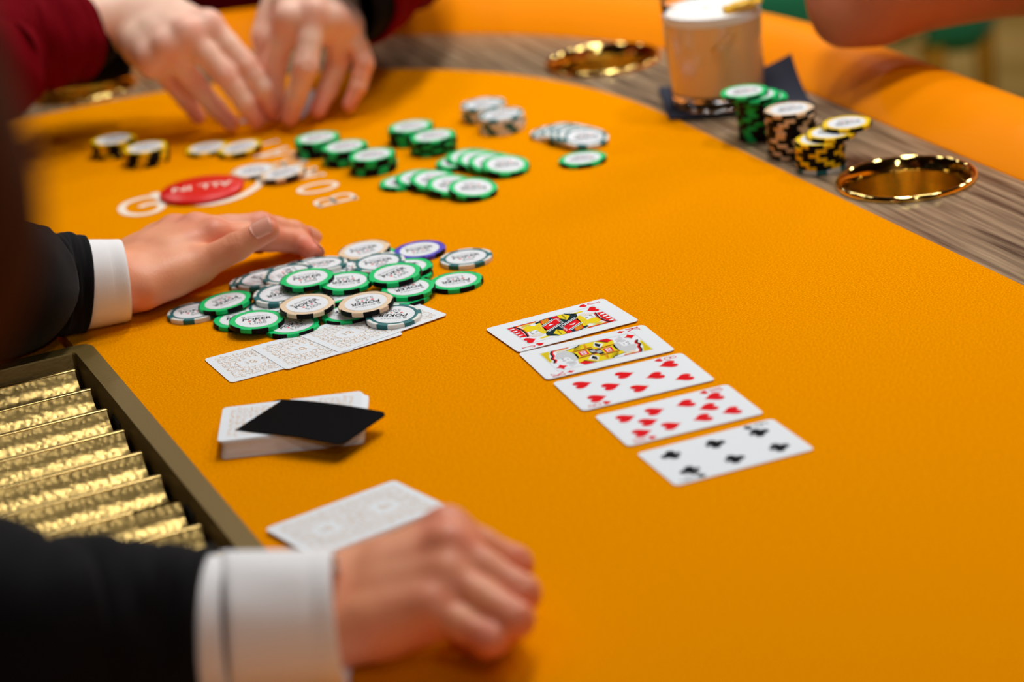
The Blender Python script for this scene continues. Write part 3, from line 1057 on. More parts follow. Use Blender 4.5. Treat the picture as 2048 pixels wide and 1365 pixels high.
        for k in range(5):
            fl.disc(-4.9 + .3 * k, 8.6 - 1.9 * k, .55, .8, m_red, 6, 6); fl.disc(8.05 + .12 * k, 8.2 - 1.9 * k, .55, .8, m_red, 6, 6)
            fl.poly([(10 + 1.4 * k, 8 - .5 * k), (10.8 + 1.4 * k, 8 - .5 * k), (10.2 + 1.4 * k, 4.5 - .6 * k)], m_blackp, 4)
            fl.poly([(10 + 1.5 * k, 3 - .3 * k), (11 + 1.5 * k, 3 - .3 * k), (10.6 + 1.5 * k, .8)], m_red, 4)

    k0 = len(fl.v)
    fl.both(half_j if rank == 'J' else half_k)
    for i in range(k0, len(fl.v)):                         # the robes take up more of the frame than the heads
        x, y, z = fl.v[i]
        a = abs(y) * 1000
        a = a * 1.5 if a < 11 else 16.5 + (a - 11) * .745
        fl.v[i] = (x, math.copysign(a / 1000, y), z)
    return fl.mesh('court_figure')


# ornamental back: ochre scrolls, fine pale lines, two round clearings with a small spiral
fl = Flat()
rb = random.Random(3)


def clear(x, y): return min(math.hypot(x, y - 19), math.hypot(x, y + 19)) > 9.2


def scroll(x, y, s, a):
    c, sn = math.cos(a), math.sin(a)
    kind = rb.choice('SSCOE')
    shapes = {'S': [(-.2, -1.1), (.45, -.8), (.3, -.2), (-.3, .2), (-.45, .8), (.2, 1.1)],
              'C': [(.6, -.7), (.1, -1.0), (-.5, -.5), (-.5, .5), (.1, 1.0), (.6, .6)],
              'O': [(-.5, -.2), (-.3, .9), (.4, 1.0), (.5, .1), (.1, -.9), (-.5, -1.3)],
              'E': [(.5, -1.0), (-.3, -.9), (-.4, -.2), (.2, 0), (-.4, .2), (-.3, .9), (.5, 1.0)]}[kind]
    pts = [(x + s * (px * c - py * sn), y + s * (px * sn + py * c)) for px, py in spline(shapes, 4)]
    n = len(pts)
    fl.stroke(pts, [.14 + .32 * math.sin(math.pi * i / (n - 1)) for i in range(n)], m_ochre, 1)


def back_half():
    for iy in range(10):
        for ix in range(-6, 7):
            x = ix * 3.7 + (1.85 if iy % 2 else 0) + rb.uniform(-.5, .5); y = 2.0 + iy * 3.95 + rb.uniform(-.4, .4)
            if abs(x) > 23.6 or y > 39.5 or not clear(x, y): continue
            scroll(x, y, 1.55, rb.choice((.3, .8, -.5, 1.9, 2.6)))
            if rb.random() < .35: fl.disc(x + 1.9, y + .6, .4, .4, m_ochre, 1, 6)
    for k in range(60):
        x, y = rb.uniform(-23, 20), rb.uniform(0, 39)
        if clear(x, y) and clear(x + 4, y): fl.stroke(spline([(x, y), (x + 2, y + .5), (x + 4.5, y)], 3), .16, m_pale, 1)
    fl.stroke(spline([(-3.4, 18.0), (-2.2, 16.8), (-.8, 17.4), (-1.0, 18.8), (-2.0, 18.6), (-1.4, 19.8), (.8, 20.6), (2.6, 19.4), (2.0, 17.8), (.2, 17.2)], 5), .55, m_ochre, 2)
    for k in range(5): fl.stroke([(-2.6 + .3 * k, 22.4 + .0 * k), (-1.6 + 1.1 * k, 22.8)], .3, m_pale, 2)
    fl.stroke([(-3.2, 23.4), (3.2, 23.4)], .7, m_pale, 1)


fl.both(back_half)
BACK_ME = fl.mesh('card_back_print')


def card(x, y, z, ang, label, group=None, pr=None, flip=0, name='playing_card'):
    """ang: direction of the card's long axis"""
    o = link(name, CARD_ME, None, (x, y, z))
    o.rotation_euler = (0, 0, ang - math.pi / 2 + flip)
    link('face_print' if pr is not BACK_ME else 'back_print', pr, o, (0, 0, CTH + .00002))
    tag(o, label, 'playing card', group)
    return o


G5 = 'five face-up cards in a row'
BOARD = [(.0346, 1.6823, .3698, court('J'), 'face-up jack of hearts, farthest of the five cards in the row'),
         (.0536, 1.6239, .2839, court('K'), 'face-up king of diamonds, second farthest card in the row'),
         (.0728, 1.5637, .2841, pip_card('8', 'h', m_red), 'face-up eight of hearts, middle card of the row'),
         (.0951, 1.4995, .2893, pip_card('10', 'h', m_red), 'face-up ten of hearts, second nearest card in the row'),
         (.1159, 1.4348, .3190, pip_card('6', 'c', m_blackp), 'face-up six of clubs, nearest card of the row')]
for i, (x, y, a, pr, lab) in enumerate(BOARD):
    card(x, y, .0004 + .00045 * (4 - i) * .3, a, lab, G5, pr, math.pi if i == 2 else 0)

FD = [((462, 767), 22.4, 'face-down white card with ochre scrolls, lowest and leftmost of three'),
      ((573, 740.5), 27.5, 'face-down white card with ochre scrolls, middle of three'),
      ((680, 706.5), 33.5, 'face-down white card with ochre scrolls, topmost of three, under a teal chip')]
for i, ((x, y), a, lab) in enumerate(FD):
    z = .0004 + i * .00034
    p = P(x, y, z); a = R(a)
    card(p.x + math.cos(a) * CLN / 2 - math.sin(a) * CWD / 2, p.y + math.sin(a) * CLN / 2 + math.cos(a) * CWD / 2, z, a, lab, 'face-down cards under the heap of chips', BACK_ME)

# the deck: forty cards, then the black cut card
rd = random.Random(11)
NDK = 36
DZ = .0003
deck = empty('card_deck', (0, 0, 0))
TL = P(432, 888, .0113); TR = P(738, 852, .0113); TT = P(462, 812, .0113)
da = math.atan2(TR.y - TL.y, TR.x - TL.x)
ctr = Vector((TL.x + math.cos(da) * CLN / 2 - math.sin(da) * CWD / 2 + .0012, TL.y + math.sin(da) * CLN / 2 + math.cos(da) * CWD / 2, 0))
deck.location = ctr; deck.rotation_euler = (0, 0, da - math.pi / 2)
tag(deck, 'stack of white face-down cards with a black cut card laid over it', 'card deck')
for i in range(NDK):
    o = link('card', CARD_ME, deck)
    t = i / NDK
    if i < NDK - 6:
        o.location = (.0008 - .0030 * t + rd.uniform(-.0002, .0002), -.0024 * (1 - t) + .0030 + rd.uniform(-.0002, .0002), DZ * i + .0003)
        o.rotation_euler = (0, 0, R(-1.0) + rd.uniform(-.004, .004))
    else:
        k = i - (NDK - 6)
        o.location = (-.0015 - .0003 * k, .0010 - .0004 * k, DZ * i + .0003 + .00008 * k)
        o.rotation_euler = (0, 0, R(.2 * k) + rd.uniform(-.006, .006))
    if i == NDK - 1: link('back_print', BACK_ME, o, (0, 0, CTH + .00002))
ztop = DZ * NDK + .0013
bc = [P(x, y, ztop + .0004) for x, y in ((457, 856), (548, 795), (769, 822), (690, 886))]
cc = sum(bc, Vector()) / 4
ba = math.atan2((bc[2] - bc[1]).y, (bc[2] - bc[1]).x)
verts, faces = [], []
pl = rrect(.0520, .0870, .0062, 6)
bm = bmesh.new()
gridn = 8
# a thin plastic card, grid-cut so that it can bow: its ends sink a little below the middle
bm = prism_bm(pl, 0, .0006)
for k in range(1, gridn):
    yy = -.0435 + .087 * k / gridn
    gm = bm.verts[:] + bm.edges[:] + bm.faces[:]
    bmesh.ops.bisect_plane(bm, geom=gm, plane_co=(0, yy, 0), plane_no=(0, 1, 0))
for v in bm.verts: v.co.z -= .0016 * (v.co.y / .0435) ** 2
cut = bm_obj('cut_card', bm, m_cutcard, None, (cc.x, cc.y, ztop), angle=30)
cut.rotation_euler = (0, 0, ba - math.pi / 2)
tag(cut, 'plain black plastic cut card lying askew on the deck', 'cut card')

# the small pile beside the dealer's near hand
pile = empty('card_pile', (0, 0, 0))
NPL = 8
pz = NPL * .0003
TL = P(529, 1058, pz + .0006); a = R(33.0)
c = Vector((TL.x + math.cos(a) * CLN / 2 + math.sin(a) * CWD / 2, TL.y + math.sin(a) * CLN / 2 - math.cos(a) * CWD / 2, 0))
pile.location = c; pile.rotation_euler = (0, 0, a - math.pi / 2)
tag(pile, 'thin pile of face-down white cards partly under the nearest hand', 'card pile')
for i in range(NPL):
    o = link('card', CARD_ME, pile)
    o.location = (.0010 - .00015 * i + rd.uniform(-.0003, .0003), .0006 - .0001 * i + rd.uniform(-.0003, .0003), .0003 + .00031 * i)
    o.rotation_euler = (0, 0, rd.uniform(-.008, .008))
    if i == NPL - 1: link('back_print', BACK_ME, o, (0, 0, CTH + .00002))

# two hole cards under the far player's fingertips: only slips of their near edge peep out
c0, c1 = P(489, 246.5, .001), P(622, 237, .001)
eh = (c1 - c0).normalized(); lh = Vector((-eh.y, eh.x, 0))
for i, lab in enumerate(('face-down hole card under the far player\'s fingertips, lower of two', 'face-down hole card under the far player\'s fingertips, upper of two')):
    q = c0 + eh * (CWD / 2 - .0055 + .0008 * i) + lh * (CLN / 2 + .003 + .0015 * i)
    card(q.x, q.y, .0006 + i * .0004, math.atan2(lh.y, lh.x) + .03 * i, lab, 'hole cards of the far player', BACK_ME)

# ------------------------------------------------------------------ the drink
gp = P(1439, 207, 0)


def rail_z(u, v):
    """height of the padded rail's top at u, v (0 where the wood is)"""
    if v < 1.97: off = u - .886
    else:
        lo, hi = -.3, .6
        for _ in range(30):
            m = (lo + hi) / 2
            if (max(u - UC, 0) / (.436 + m)) ** 2.28 + ((v - 1.97) / (.455 + m)) ** 2.28 > 1: lo = m
            else: hi = m
        off = lo
    s = (off - .1215) / RW
    if s <= 0 or s >= 1: return 0
    return RH * rail_prof(s)


nap = bmesh.new()
cs = [P(1317, 180), P(1339, 243), P(1632, 216), P(1583, 113, .028)]
NG = 22
tp = [[None] * (NG + 1) for _ in range(NG + 1)]
for i in range(NG + 1):
    for j in range(NG + 1):
        s, t = i / NG, j / NG
        p = cs[0] * (1 - s) * (1 - t) + cs[1] * s * (1 - t) + cs[2] * s * t + cs[3] * (1 - s) * t
        u, v = toUV(p)
        z = max(.0013, max(rail_z(u, v) + .0022, .030 * ((1 - s) * t) ** 2.2) * min(1, max(0, ((p - gp).length - .046) / .008))) + .0003 * noise.noise(Vector((s * 3, t * 3, 1)))
        tp[i][j] = (p.x - gp.x, p.y - gp.y, max(z, .0002))
vt = [[nap.verts.new((x, y, z + .0009)) for x, y, z in row] for row in tp]
vb = [[nap.verts.new((x, y, z - .0010)) for x, y, z in row] for row in tp]
for i in range(NG):
    for j in range(NG):
        nap.faces.new((vt[i][j], vt[i + 1][j], vt[i + 1][j + 1], vt[i][j + 1]))
        nap.faces.new((vb[i][j], vb[i][j + 1], vb[i + 1][j + 1], vb[i + 1][j]))
for k in range(NG):
    nap.faces.new((vt[k][0], vb[k][0], vb[k + 1][0], vt[k + 1][0])); nap.faces.new((vt[k + 1][NG], vb[k + 1][NG], vb[k][NG], vt[k][NG]))
    nap.faces.new((vt[0][k + 1], vb[0][k + 1], vb[0][k], vt[0][k])); nap.faces.new((vt[NG][k], vb[NG][k], vb[NG][k + 1], vt[NG][k + 1]))
o = bm_obj('cocktail_napkin', nap, m_napkin, None, gp, angle=50)
tag(o, 'dark slate paper napkin under the cocktail glass, one corner against the rail', 'napkin')
drink = empty('cocktail_glass', gp + Vector((0, 0, .0026)))
tag(drink, 'short tumbler of creamy amber cocktail with white foam on a slate napkin', 'drink')
GR = .0405
gb = lathe_bm([(0, .0010), (.030, .0005), (.0375, .0), (.0394, .0016), (.0400, .006), (.0404, .0128), (.0390, .0128), (.0350, .0106), (0, .0106)], 64)
for v in gb.verts:                                        # cut flutes round the thick base
    r = math.hypot(v.co.x, v.co.y)
    if r > .0365 and v.co.z < .012:
        k = 1 - .04 * (0.5 + .5 * math.cos(12 * math.atan2(v.co.y, v.co.x)))
        v.co.x *= k; v.co.y *= k
bm_obj('glass_base', gb, m_glass, drink, angle=60)
bm_obj('glass_rim', lathe_bm([(.0414, .0812), (.0420, .0895), (.0416, .0910), (.0408, .0910), (.0402, .0895), (.0398, .0812)], 64, True), m_glass, drink)
bm_obj('cocktail', lathe_bm([(0, .0112), (.0350, .0112), (.0392, .0135), (.0406, .030), (.0414, .0734), (0, .0734)], 56), m_liquid, drink)
fb = lathe_bm([(0, .0736), (.0414, .0736), (.0415, .0795), (.0402, .0808), (.030, .0812), (.016, .0815), (0, .0814)], 56)
foam = bm_obj('foam', fb, m_foam, drink)
fl = Flat()
a = spline([(-8, -6), (-5, -2), (-9, 2), (-4, 6), (-1, 3), (-2, -3), (3, -6)], 6)
fl.stroke(a, [1.2 + 2.0 * math.sin(3 * i / len(a)) ** 2 for i in range(len(a))], m_bitters, 1)
fl.disc(-9, -9, 2.2, 1.8, m_bitters, 2); fl.disc(5, -9, 1.6, 1.4, m_bitters, 2); fl.disc(-13, 2, 1.4, 1.4, m_bitters, 2)
link('bitters_swirl', fl.mesh('bitters'), foam, (-.001, -.006, .0817))


def strip(name, pts, w, th, m, parent=None, loc=None, twist=0.0):
    """a curved peel-like strip through 3-D points"""
    bm = bmesh.new(); rows = []
    n = len(pts)
    for i, p in enumerate(pts):
        p = Vector(p)
        d = (Vector(pts[min(i + 1, n - 1)]) - Vector(pts[max(i - 1, 0)])).normalized()
        up = Vector((0, 0, 1)); sd = d.cross(up).normalized(); nn = sd.cross(d)
        a = twist * i / (n - 1)
        sd, nn = sd * math.cos(a) + nn * math.sin(a), nn * math.cos(a) - sd * math.sin(a)
        ww = w * (.55 + .45 * math.sin(math.pi * i / (n - 1)))
        rows.append([bm.verts.new(p + sd * (ww / 2 * x) + nn * (th / 2 * y + .18 * ww * (x * x - 1) * -1)) for x, y in ((-1, -1), (-.5, -1), (.5, -1), (1, -1), (1, 1), (.5, 1), (-.5, 1), (-1, 1))])
    for a, b in zip(rows[:-1], rows[1:]):
        for k in range(8): bm.faces.new((a[k], a[(k + 1) % 8], b[(k + 1) % 8], b[k]))
    bm.faces.new(rows[0][::-1]); bm.faces.new(rows[-1])
    return bm_obj(name, bm, m, parent, loc)


pp = gp + Vector((.0225, -.0215, .0850))
o = strip('citrus_peel', spline([(-.014, -.006, 0), (-.006, -.004, .003), (.004, -.002, .004), (.012, .004, .003), (.016, .010, .002)], 4), .015, .0022, m_peel, None, pp, .08)
tag(o, 'bright orange-yellow twist of citrus peel lying on the cocktail\'s foam', 'citrus peel')
o = strip('sunken_peel', spline([(-.006, -.0404, .054), (.004, -.0408, .058), (.016, -.0376, .062)], 5), .013, .0010, m_peelin, drink, None, 1.4)

# ------------------------------------------------------------------ people
class SDF:
    """a signed distance grid: tapered limbs joined smoothly, turned into ONE continuous skin"""
    def __init__(s, lo, hi, h):
        s.h = h; s.lo = np.array(lo, np.float32)
        s.n = [int(math.ceil((b - a) / h)) + 1 for a, b in zip(lo, hi)]
        s.d = np.full(s.n, 1.0, np.float32)

    def sub(s, lo, hi):
        i0 = [max(0, int((a - o) / s.h)) for a, o in zip(lo, s.lo)]
        i1 = [min(n, int((b - o) / s.h) + 2) for b, o, n in zip(hi, s.lo, s.n)]
        if any(a >= b for a, b in zip(i0, i1)): return None
        ax = [s.lo[k] + s.h * np.arange(i0[k], i1[k], dtype=np.float32) for k in range(3)]
        return tuple(slice(a, b) for a, b in zip(i0, i1)), np.meshgrid(*ax, indexing='ij', sparse=True)

    def merge(s, sl, dd, k, op='u'):
        a = s.d[sl]
        if op == 'u':
            h = np.clip(.5 + .5 * (a - dd) / k, 0, 1)
            s.d[sl] = a * (1 - h) + dd * h - k * h * (1 - h)
        else:
            h = np.clip(.5 - .5 * (a + dd) / k, 0, 1)
            s.d[sl] = a * (1 - h) - dd * h + k * h * (1 - h)

    def cone(s, a, b, ra, rb, k=.004, op='u', flat=None, dest=None):
        """flat: (normal, factor) squashes the limb along normal"""
        a = np.array(a, np.float32); b = np.array(b, np.float32)
        m = max(ra, rb) * 1.3 + k * 1.5 + .006
        g = s.sub(np.minimum(a, b) - m, np.maximum(a, b) + m)
        if g is None: return
        sl, (X, Y, Z) = g
        ba = b - a
        L2 = float(ba @ ba) or 1e-12
        px, py, pz = X - a[0], Y - a[1], Z - a[2]
        t = np.clip((px * ba[0] + py * ba[1] + pz * ba[2]) / L2, 0, 1)
        qx, qy, qz = px - t * ba[0], py - t * ba[1], pz - t * ba[2]
        if flat is not None:
            nrm, fac = flat
            dn = qx * nrm[0] + qy * nrm[1] + qz * nrm[2]
            e = (1 / fac - 1)
            qx, qy, qz = qx + dn * e * nrm[0], qy + dn * e * nrm[1], qz + dn * e * nrm[2]
        d = np.sqrt(qx * qx + qy * qy + qz * qz) - (ra + (rb - ra) * t)
        if dest is not None:
            aa = dest[sl]
            h = np.clip(.5 + .5 * (aa - d) / k, 0, 1)
            dest[sl] = aa * (1 - h) + d * h - k * h * (1 - h)
        else:
            s.merge(sl, d, k, op)

    def ball(s, c, r, k=.004, op='u'): s.cone(c, np.array(c) + 1e-5, r, r, k, op)

    def surface(s, smooth=2):
        d = s.d
        ins = d < 0
        nx, ny, nz = d.shape
        cnt = np.zeros((nx - 1, ny - 1, nz - 1), np.int16)
        acc = np.zeros((nx - 1, ny - 1, nz - 1, 3), np.float32)
        # crossings of the twelve edges of every cell
        for ax in range(3):
            sl0 = [slice(None)] * 3; sl1 = [slice(None)] * 3
            sl0[ax] = slice(0, -1); sl1[ax] = slice(1, None)
            a, b = d[tuple(sl0)], d[tuple(sl1)]
            cr = (a < 0) != (b < 0)
            t = np.where(cr, a / np.where(cr, a - b, 1), 0).astype(np.float32)
            o1, o2 = [k for k in range(3) if k != ax]
            for e1 in (0, 1):
                for e2 in (0, 1):
                    q = [slice(None)] * 3
                    q[o1] = slice(e1, e1 + d.shape[o1] - 1); q[o2] = slice(e2, e2 + d.shape[o2] - 1)
                    c = cr[tuple(q)]; tt = t[tuple(q)]
                    cnt += c
                    acc[..., ax] += np.where(c, tt, 0)
                    acc[..., o1] += np.where(c, e1, 0)
                    acc[..., o2] += np.where(c, e2, 0)
        cells = np.argwhere(cnt > 0)
        vid = np.full(cnt.shape, -1, np.int64)
        vid[cnt > 0] = np.arange(len(cells))
        V = s.lo + s.h * (cells + acc[cnt > 0] / cnt[cnt > 0][:, None])
        F = []
        for ax in range(3):
            sl0 = [slice(None)] * 3; sl1 = [slice(None)] * 3
            sl0[ax] = slice(0, -1); sl1[ax] = slice(1, None)
            cr = ins[tuple(sl0)] != ins[tuple(sl1)]
            o1, o2 = (ax + 1) % 3, (ax + 2) % 3
            idx = np.argwhere(cr)
            ok = (idx[:, o1] > 0) & (idx[:, o2] > 0) & (idx[:, o1] < d.shape[o1] - 1) & (idx[:, o2] < d.shape[o2] - 1)
            idx = idx[ok]
            e1 = np.zeros(3, int); e1[o1] = 1
            e2 = np.zeros(3, int); e2[o2] = 1
            q = [idx - e1 - e2, idx - e2, idx, idx - e1]
            f = np.stack([vid[tuple(p.T)] for p in q], 1)
            flip = ~ins[tuple(idx.T)]
            f[flip] = f[flip][:, ::-1]
            F.append(f)
        F = np.concatenate(F); F = F[(F >= 0).all(1)]
        for _ in range(smooth):
            S = np.zeros_like(V); C = np.zeros(len(V))
            for i in range(4):
                a, b = F[:, i], F[:, (i + 1) % 4]
                np.add.at(S, a, V[b]); np.add.at(S, b, V[a]); np.add.at(C, a, 1); np.add.at(C, b, 1)
            V = V * .5 + .5 * S / np.maximum(C, 1)[:, None]
        return V, F


JOINTS = {
  'dealer_left': [[-0.2838,1.8216,0.0255],[-0.2565,1.8088,0.0215],[-0.2199,1.8334,0.0246],[-0.1891,1.8345,0.0359],[-0.1653,1.8361,0.0447],[-0.2066,1.8627,0.0364],[-0.1686,1.8828,0.0239],[-0.1476,1.8944,0.0141],[-0.1379,1.8789,0.0101],[-0.2207,1.8788,0.0374],[-0.1742,1.8868,0.0331],[-0.1528,1.9033,0.0202],[-0.141,1.9154,0.0097],[-0.2381,1.8884,0.0359],[-0.1949,1.8976,0.03],[-0.1706,1.9083,0.0201],[-0.1571,1.9191,0.0096],[-0.2537,1.8934,0.0293],[-0.2163,1.8992,0.0253],[-0.1948,1.9037,0.0192],[-0.1799,1.91,0.0102]],
  'dealer_right': [[-0.1257,1.2327,0.0238],[-0.099,1.2472,0.0346],[-0.0644,1.277,0.0323],[-0.0397,1.2914,0.017],[-0.0242,1.2728,0.0128],[-0.0451,1.255,0.0527],[-0.0133,1.2539,0.0294],[-0.0219,1.2707,0.0113],[-0.0376,1.2816,0.0105],[-0.0444,1.2334,0.0527],[-0.0113,1.2119,0.0327],[-0.0226,1.2328,0.0135],[-0.0376,1.2475,0.0119],[-0.0461,1.2179,0.0428],[-0.0154,1.1887,0.0302],[-0.0258,1.2076,0.0122],[-0.0392,1.2226,0.0102],[-0.0558,1.2037,0.0337],[-0.0285,1.1822,0.0238],[-0.0335,1.2035,0.0095],[-0.0445,1.2165,0.0092]],
  'player_right': [[-0.299,2.3459,0.1039],[-0.2681,2.3418,0.1019],[-0.2333,2.3341,0.0695],[-0.2162,2.327,0.0362],[-0.2028,2.3215,0.0118],[-0.2294,2.2886,0.097],[-0.2018,2.2779,0.0604],[-0.1886,2.2714,0.0388],[-0.1853,2.2753,0.021],[-0.2479,2.2754,0.0955],[-0.2208,2.2686,0.0569],[-0.2067,2.268,0.0299],[-0.1997,2.2713,0.0114],[-0.2667,2.2726,0.0867],[-0.251,2.2876,0.0487],[-0.2348,2.2833,0.0249],[-0.2226,2.2776,0.01],[-0.2832,2.2771,0.0764],[-0.2716,2.2982,0.0502],[-0.2616,2.3003,0.0299],[-0.2527,2.3022,0.0126]],
  'player_left': [[-0.1365,2.3602,0.1173],[-0.1641,2.3487,0.1063],[-0.1822,2.3253,0.0719],[-0.1865,2.3172,0.0385],[-0.186,2.3101,0.0119],[-0.1594,2.2764,0.0968],[-0.1767,2.2835,0.0571],[-0.1812,2.2837,0.0312],[-0.1853,2.2844,0.0124],[-0.1365,2.2756,0.099],[-0.1479,2.2538,0.0587],[-0.1607,2.2606,0.0318],[-0.1688,2.2622,0.0127],[-0.1194,2.2847,0.0901],[-0.1214,2.2998,0.0492],[-0.1348,2.2903,0.0256],[-0.1454,2.2814,0.0106],[-0.1067,2.2981,0.0806],[-0.0991,2.2887,0.0467],[-0.1069,2.2846,0.0269],[-0.1168,2.2822,0.0121]],
}

HR = {'t': (.0150, .0112, .0098, .0082), 'i': (.0108, .0092, .0080, .0068), 'm': (.0110, .0094, .0082, .0070),
      'r': (.0102, .0088, .0077, .0066), 'p': (.0092, .0076, .0066, .0058)}


def unit(v): return v / (np.linalg.norm(v) or 1)


def hand_frame(J):
    mcp = [J[5], J[9], J[13], J[17]]
    fw = unit(J[9] - J[0])
    lat = unit(J[5] - J[17])                              # towards the index side
    n = np.cross(fw, lat)
    n = unit(n - fw * (n @ fw))
    if n[2] < 0: n = -n
    return fw, lat, n


def hand(name, girth=1.0, elbow=None, h=.0011, h_r=(.027, .036), fist=False):
    """the skin of one hand with its wrist and a piece of forearm towards elbow: vertices, faces, flush"""
    J = np.array(JOINTS[name], float)
    fw, lat, n = hand_frame(J)
    el = np.array(elbow, float)
    fa = unit(el - J[0])
    fend = J[0] + fa * .075
    allp = np.vstack([J, fend[None]])
    S = SDF(allp.min(0) - .035, allp.max(0) + .035, h)
    g = girth
    # forearm: two bones side by side give the oval wrist
    for sx in (-1, 1):
        S.cone(J[0] + lat * sx * .0100 * g, fend + lat * sx * .008 * g, .0205 * g, .0205 * g, .012)
    # palm: metacarpals
    W = J[0]
    for key, b, off, r0 in (('i', 5, .011, .0150), ('m', 9, .004, .0155), ('r', 13, -.004, .0150), ('p', 17, -.011, .0140)):
        a0 = W + lat * off * g + fw * .006 - n * .002
        S.cone(a0, J[b] - n * .0035, r0 * g, HR[key][0] * 1.02 * g, .010)
        mid = a0 * .45 + J[b] * .55 - n * .008
        S.cone(a0 - n * .004, mid, r0 * .95 * g, r0 * .78 * g, .010)
        # extensor tendon, faint
        S.cone(a0 * .5 + J[b] * .5 + n * .0075 * g, J[b] + n * .0050 * g, .0022, .0032, .009)
    # flesh between the knuckles
    for a, b in ((5, 9), (9, 13), (13, 17)):
        mm = (J[a] + J[b]) / 2
        S.cone(mm - fw * .034 - n * .0005, mm + fw * .001 - n * .0022, .0115 * g, .0095 * g, .012)
        pf = (J[a] * .62 + J[a + 1] * .38 + J[b] * .62 + J[b + 1] * .38) / 2
        S.cone(mm - n * .003, pf - n * .004, .0088 * g, .0062 * g, .006)
    # heel of the hand: thumb side and little-finger side
    S.cone(W - n * .006 + lat * .008, J[2], .0165 * g, .0118 * g, .010)
    S.cone(W - n * .007 - lat * .012, J[17] - n * .007, .0150 * g, .0098 * g, .010)
    # web between thumb and index
    S.cone(J[1] * .45 + J[2] * .55, J[5] * .55 + J[0] * .45 - n * .004, .0088 * g, .0092 * g, .014)
    # thumb
    r = [x * g for x in HR['t']]
    S.cone(J[1], J[2], r[0], r[1], .008)
    D = np.full(S.d.shape, 1.0, np.float32)
    S.cone(J[2], J[3], r[1], r[2], .003, dest=D); S.cone(J[3], J[4], r[2] * .98, r[3], .003, dest=D)
    S.merge(tuple(slice(None) for _ in range(3)), D, .005)
    # fingers, each its own chain with swollen joints
    for key, b in (('i', 5), ('m', 9), ('r', 13), ('p', 17)):
        r = [x * g for x in HR[key]]
        D = np.full(S.d.shape, 1.0, np.float32)
        m0 = (J[b] + J[b + 1]) / 2; m1 = (J[b + 1] + J[b + 2]) / 2
        S.cone(J[b], m0, r[0] * 1.0, (r[0] + r[1]) * .47, .003, dest=D)
        S.cone(m0, J[b + 1], (r[0] + r[1]) * .47, r[1] * 1.02, .003, dest=D)
        S.cone(J[b + 1], m1, r[1] * 1.02, (r[1] + r[2]) * .475, .003, dest=D)
        S.cone(m1, J[b + 2], (r[1] + r[2]) * .475, r[2], .003, dest=D)
        S.cone(J[b + 2], J[b + 3], r[2] * .98, r[3], .003, dest=D)
        S.merge(tuple(slice(None) for _ in range(3)), D, .0030)
        # knuckle
        S.ball(J[b] + n * .0026 * g, r[0] * .80, .009)
    # creases over the middle joints
    for b in (3, 6, 10, 14, 18):
        fwd = unit(J[b + 1] - J[b]); back = unit(J[b] - J[b - 1])
        dor = dorsal(J, b, n)
        sd = unit(np.cross(fwd, dor))
        rr = (HR['t'][2] if b == 3 else HR['imrp'[(b - 6) // 4]][1]) * g
        for o in (-.0028, .0, .0028):
            c = J[b] + unit(fwd + back) * o + dor * (rr * 1.0 + .0004)
            S.cone(c - sd * .0036, c + sd * .0036, .0006, .0006, .0016, op='s')
    V, F = S.surface(2)
    keep = (V - J[0]) @ fa < .095                         # the forearm's cut end stays inside the cuff
    V[:, 2] = np.maximum(V[:, 2], HAND_REST)
    # colour: redder at knuckles and finger tips
    fl_ = np.zeros(len(V))
    for b, sg, am in [(5, .011, .75), (9, .011, .85), (13, .010, .7), (17, .010, .6), (4, .012, .6)] + [(b + 1, .010, .6) for b in (5, 9, 13, 17)] + [(b + 3, .013, .75) for b in (5, 9, 13, 17)] + [(3, .010, .45)]:
        fl_ = np.maximum(fl_, am * np.exp(-((V - J[b]) ** 2).sum(1) / (2 * sg * sg)))
    return V, F, fl_, J, n


def dorsal(J, b, n):
    """outward direction on the back of joint b"""
    if b in (3, 4):
        d = np.array(THUMB_UP, float)
    else:
        base = 5 + 4 * ((b - 5) // 4)
        d = J[base + 1] - (J[base] + J[base + 3]) / 2 + n * .004
    ax = unit(J[b] - J[b - 1])
    d = d - ax * (d @ ax)
    return unit(d)


THUMB_UP = (-.45, -.55, .7)
HAND_REST = .0008


def nail(J, b, n, r, parent, w=.95, up=None):
    """fingernail over the last bone that ends at joint b"""
    ax = unit(J[b] - J[b - 1])
    d = np.array(up, float) if up is not None else dorsal(J, b, n)
    d = unit(d - ax * (d @ ax))
    sd = np.cross(ax, d)
    verts, faces = [], []
    NU, NV = 9, 8
    L = r * 1.75
    for lay in (0, 1):
        for i in range(NU):
            for j in range(NV):
                s = i / (NU - 1); t = (j / (NV - 1) * 2 - 1)
                rnd = math.sqrt(max(0, 1 - ((abs(s * 2 - 1)) ** 5)))
                ph = t * R(52) * w * (.35 + .65 * rnd)
                rr = r * (1.035 - .015 * s) + (.00035 if lay else -.0012)
                p = J[b] + ax * (-L * .62 + L * s + 0) + d * rr * math.cos(ph) + sd * rr * math.sin(ph) - d * .0012 * s * s
                verts.append(tuple(p))
    o = NU * NV
    for i in range(NU - 1):
        for j in range(NV - 1):
            q = (i * NV + j, (i + 1) * NV + j, (i + 1) * NV + j + 1, i * NV + j + 1)
            faces.append(tuple(k + o for k in q)); faces.append(q[::-1])
    for i in range(NU - 1):
        for j in (0, NV - 1): faces.append((i * NV + j, (i + 1) * NV + j, (i + 1) * NV + j + o, i * NV + j + o))
    for j in range(NV - 1):
        for i in (0, NU - 1): faces.append((i * NV + j, i * NV + j + 1, i * NV + j + 1 + o, i * NV + j + o))
    return mesh('fingernail', verts, faces, m_nail, smooth=True, parent=parent)


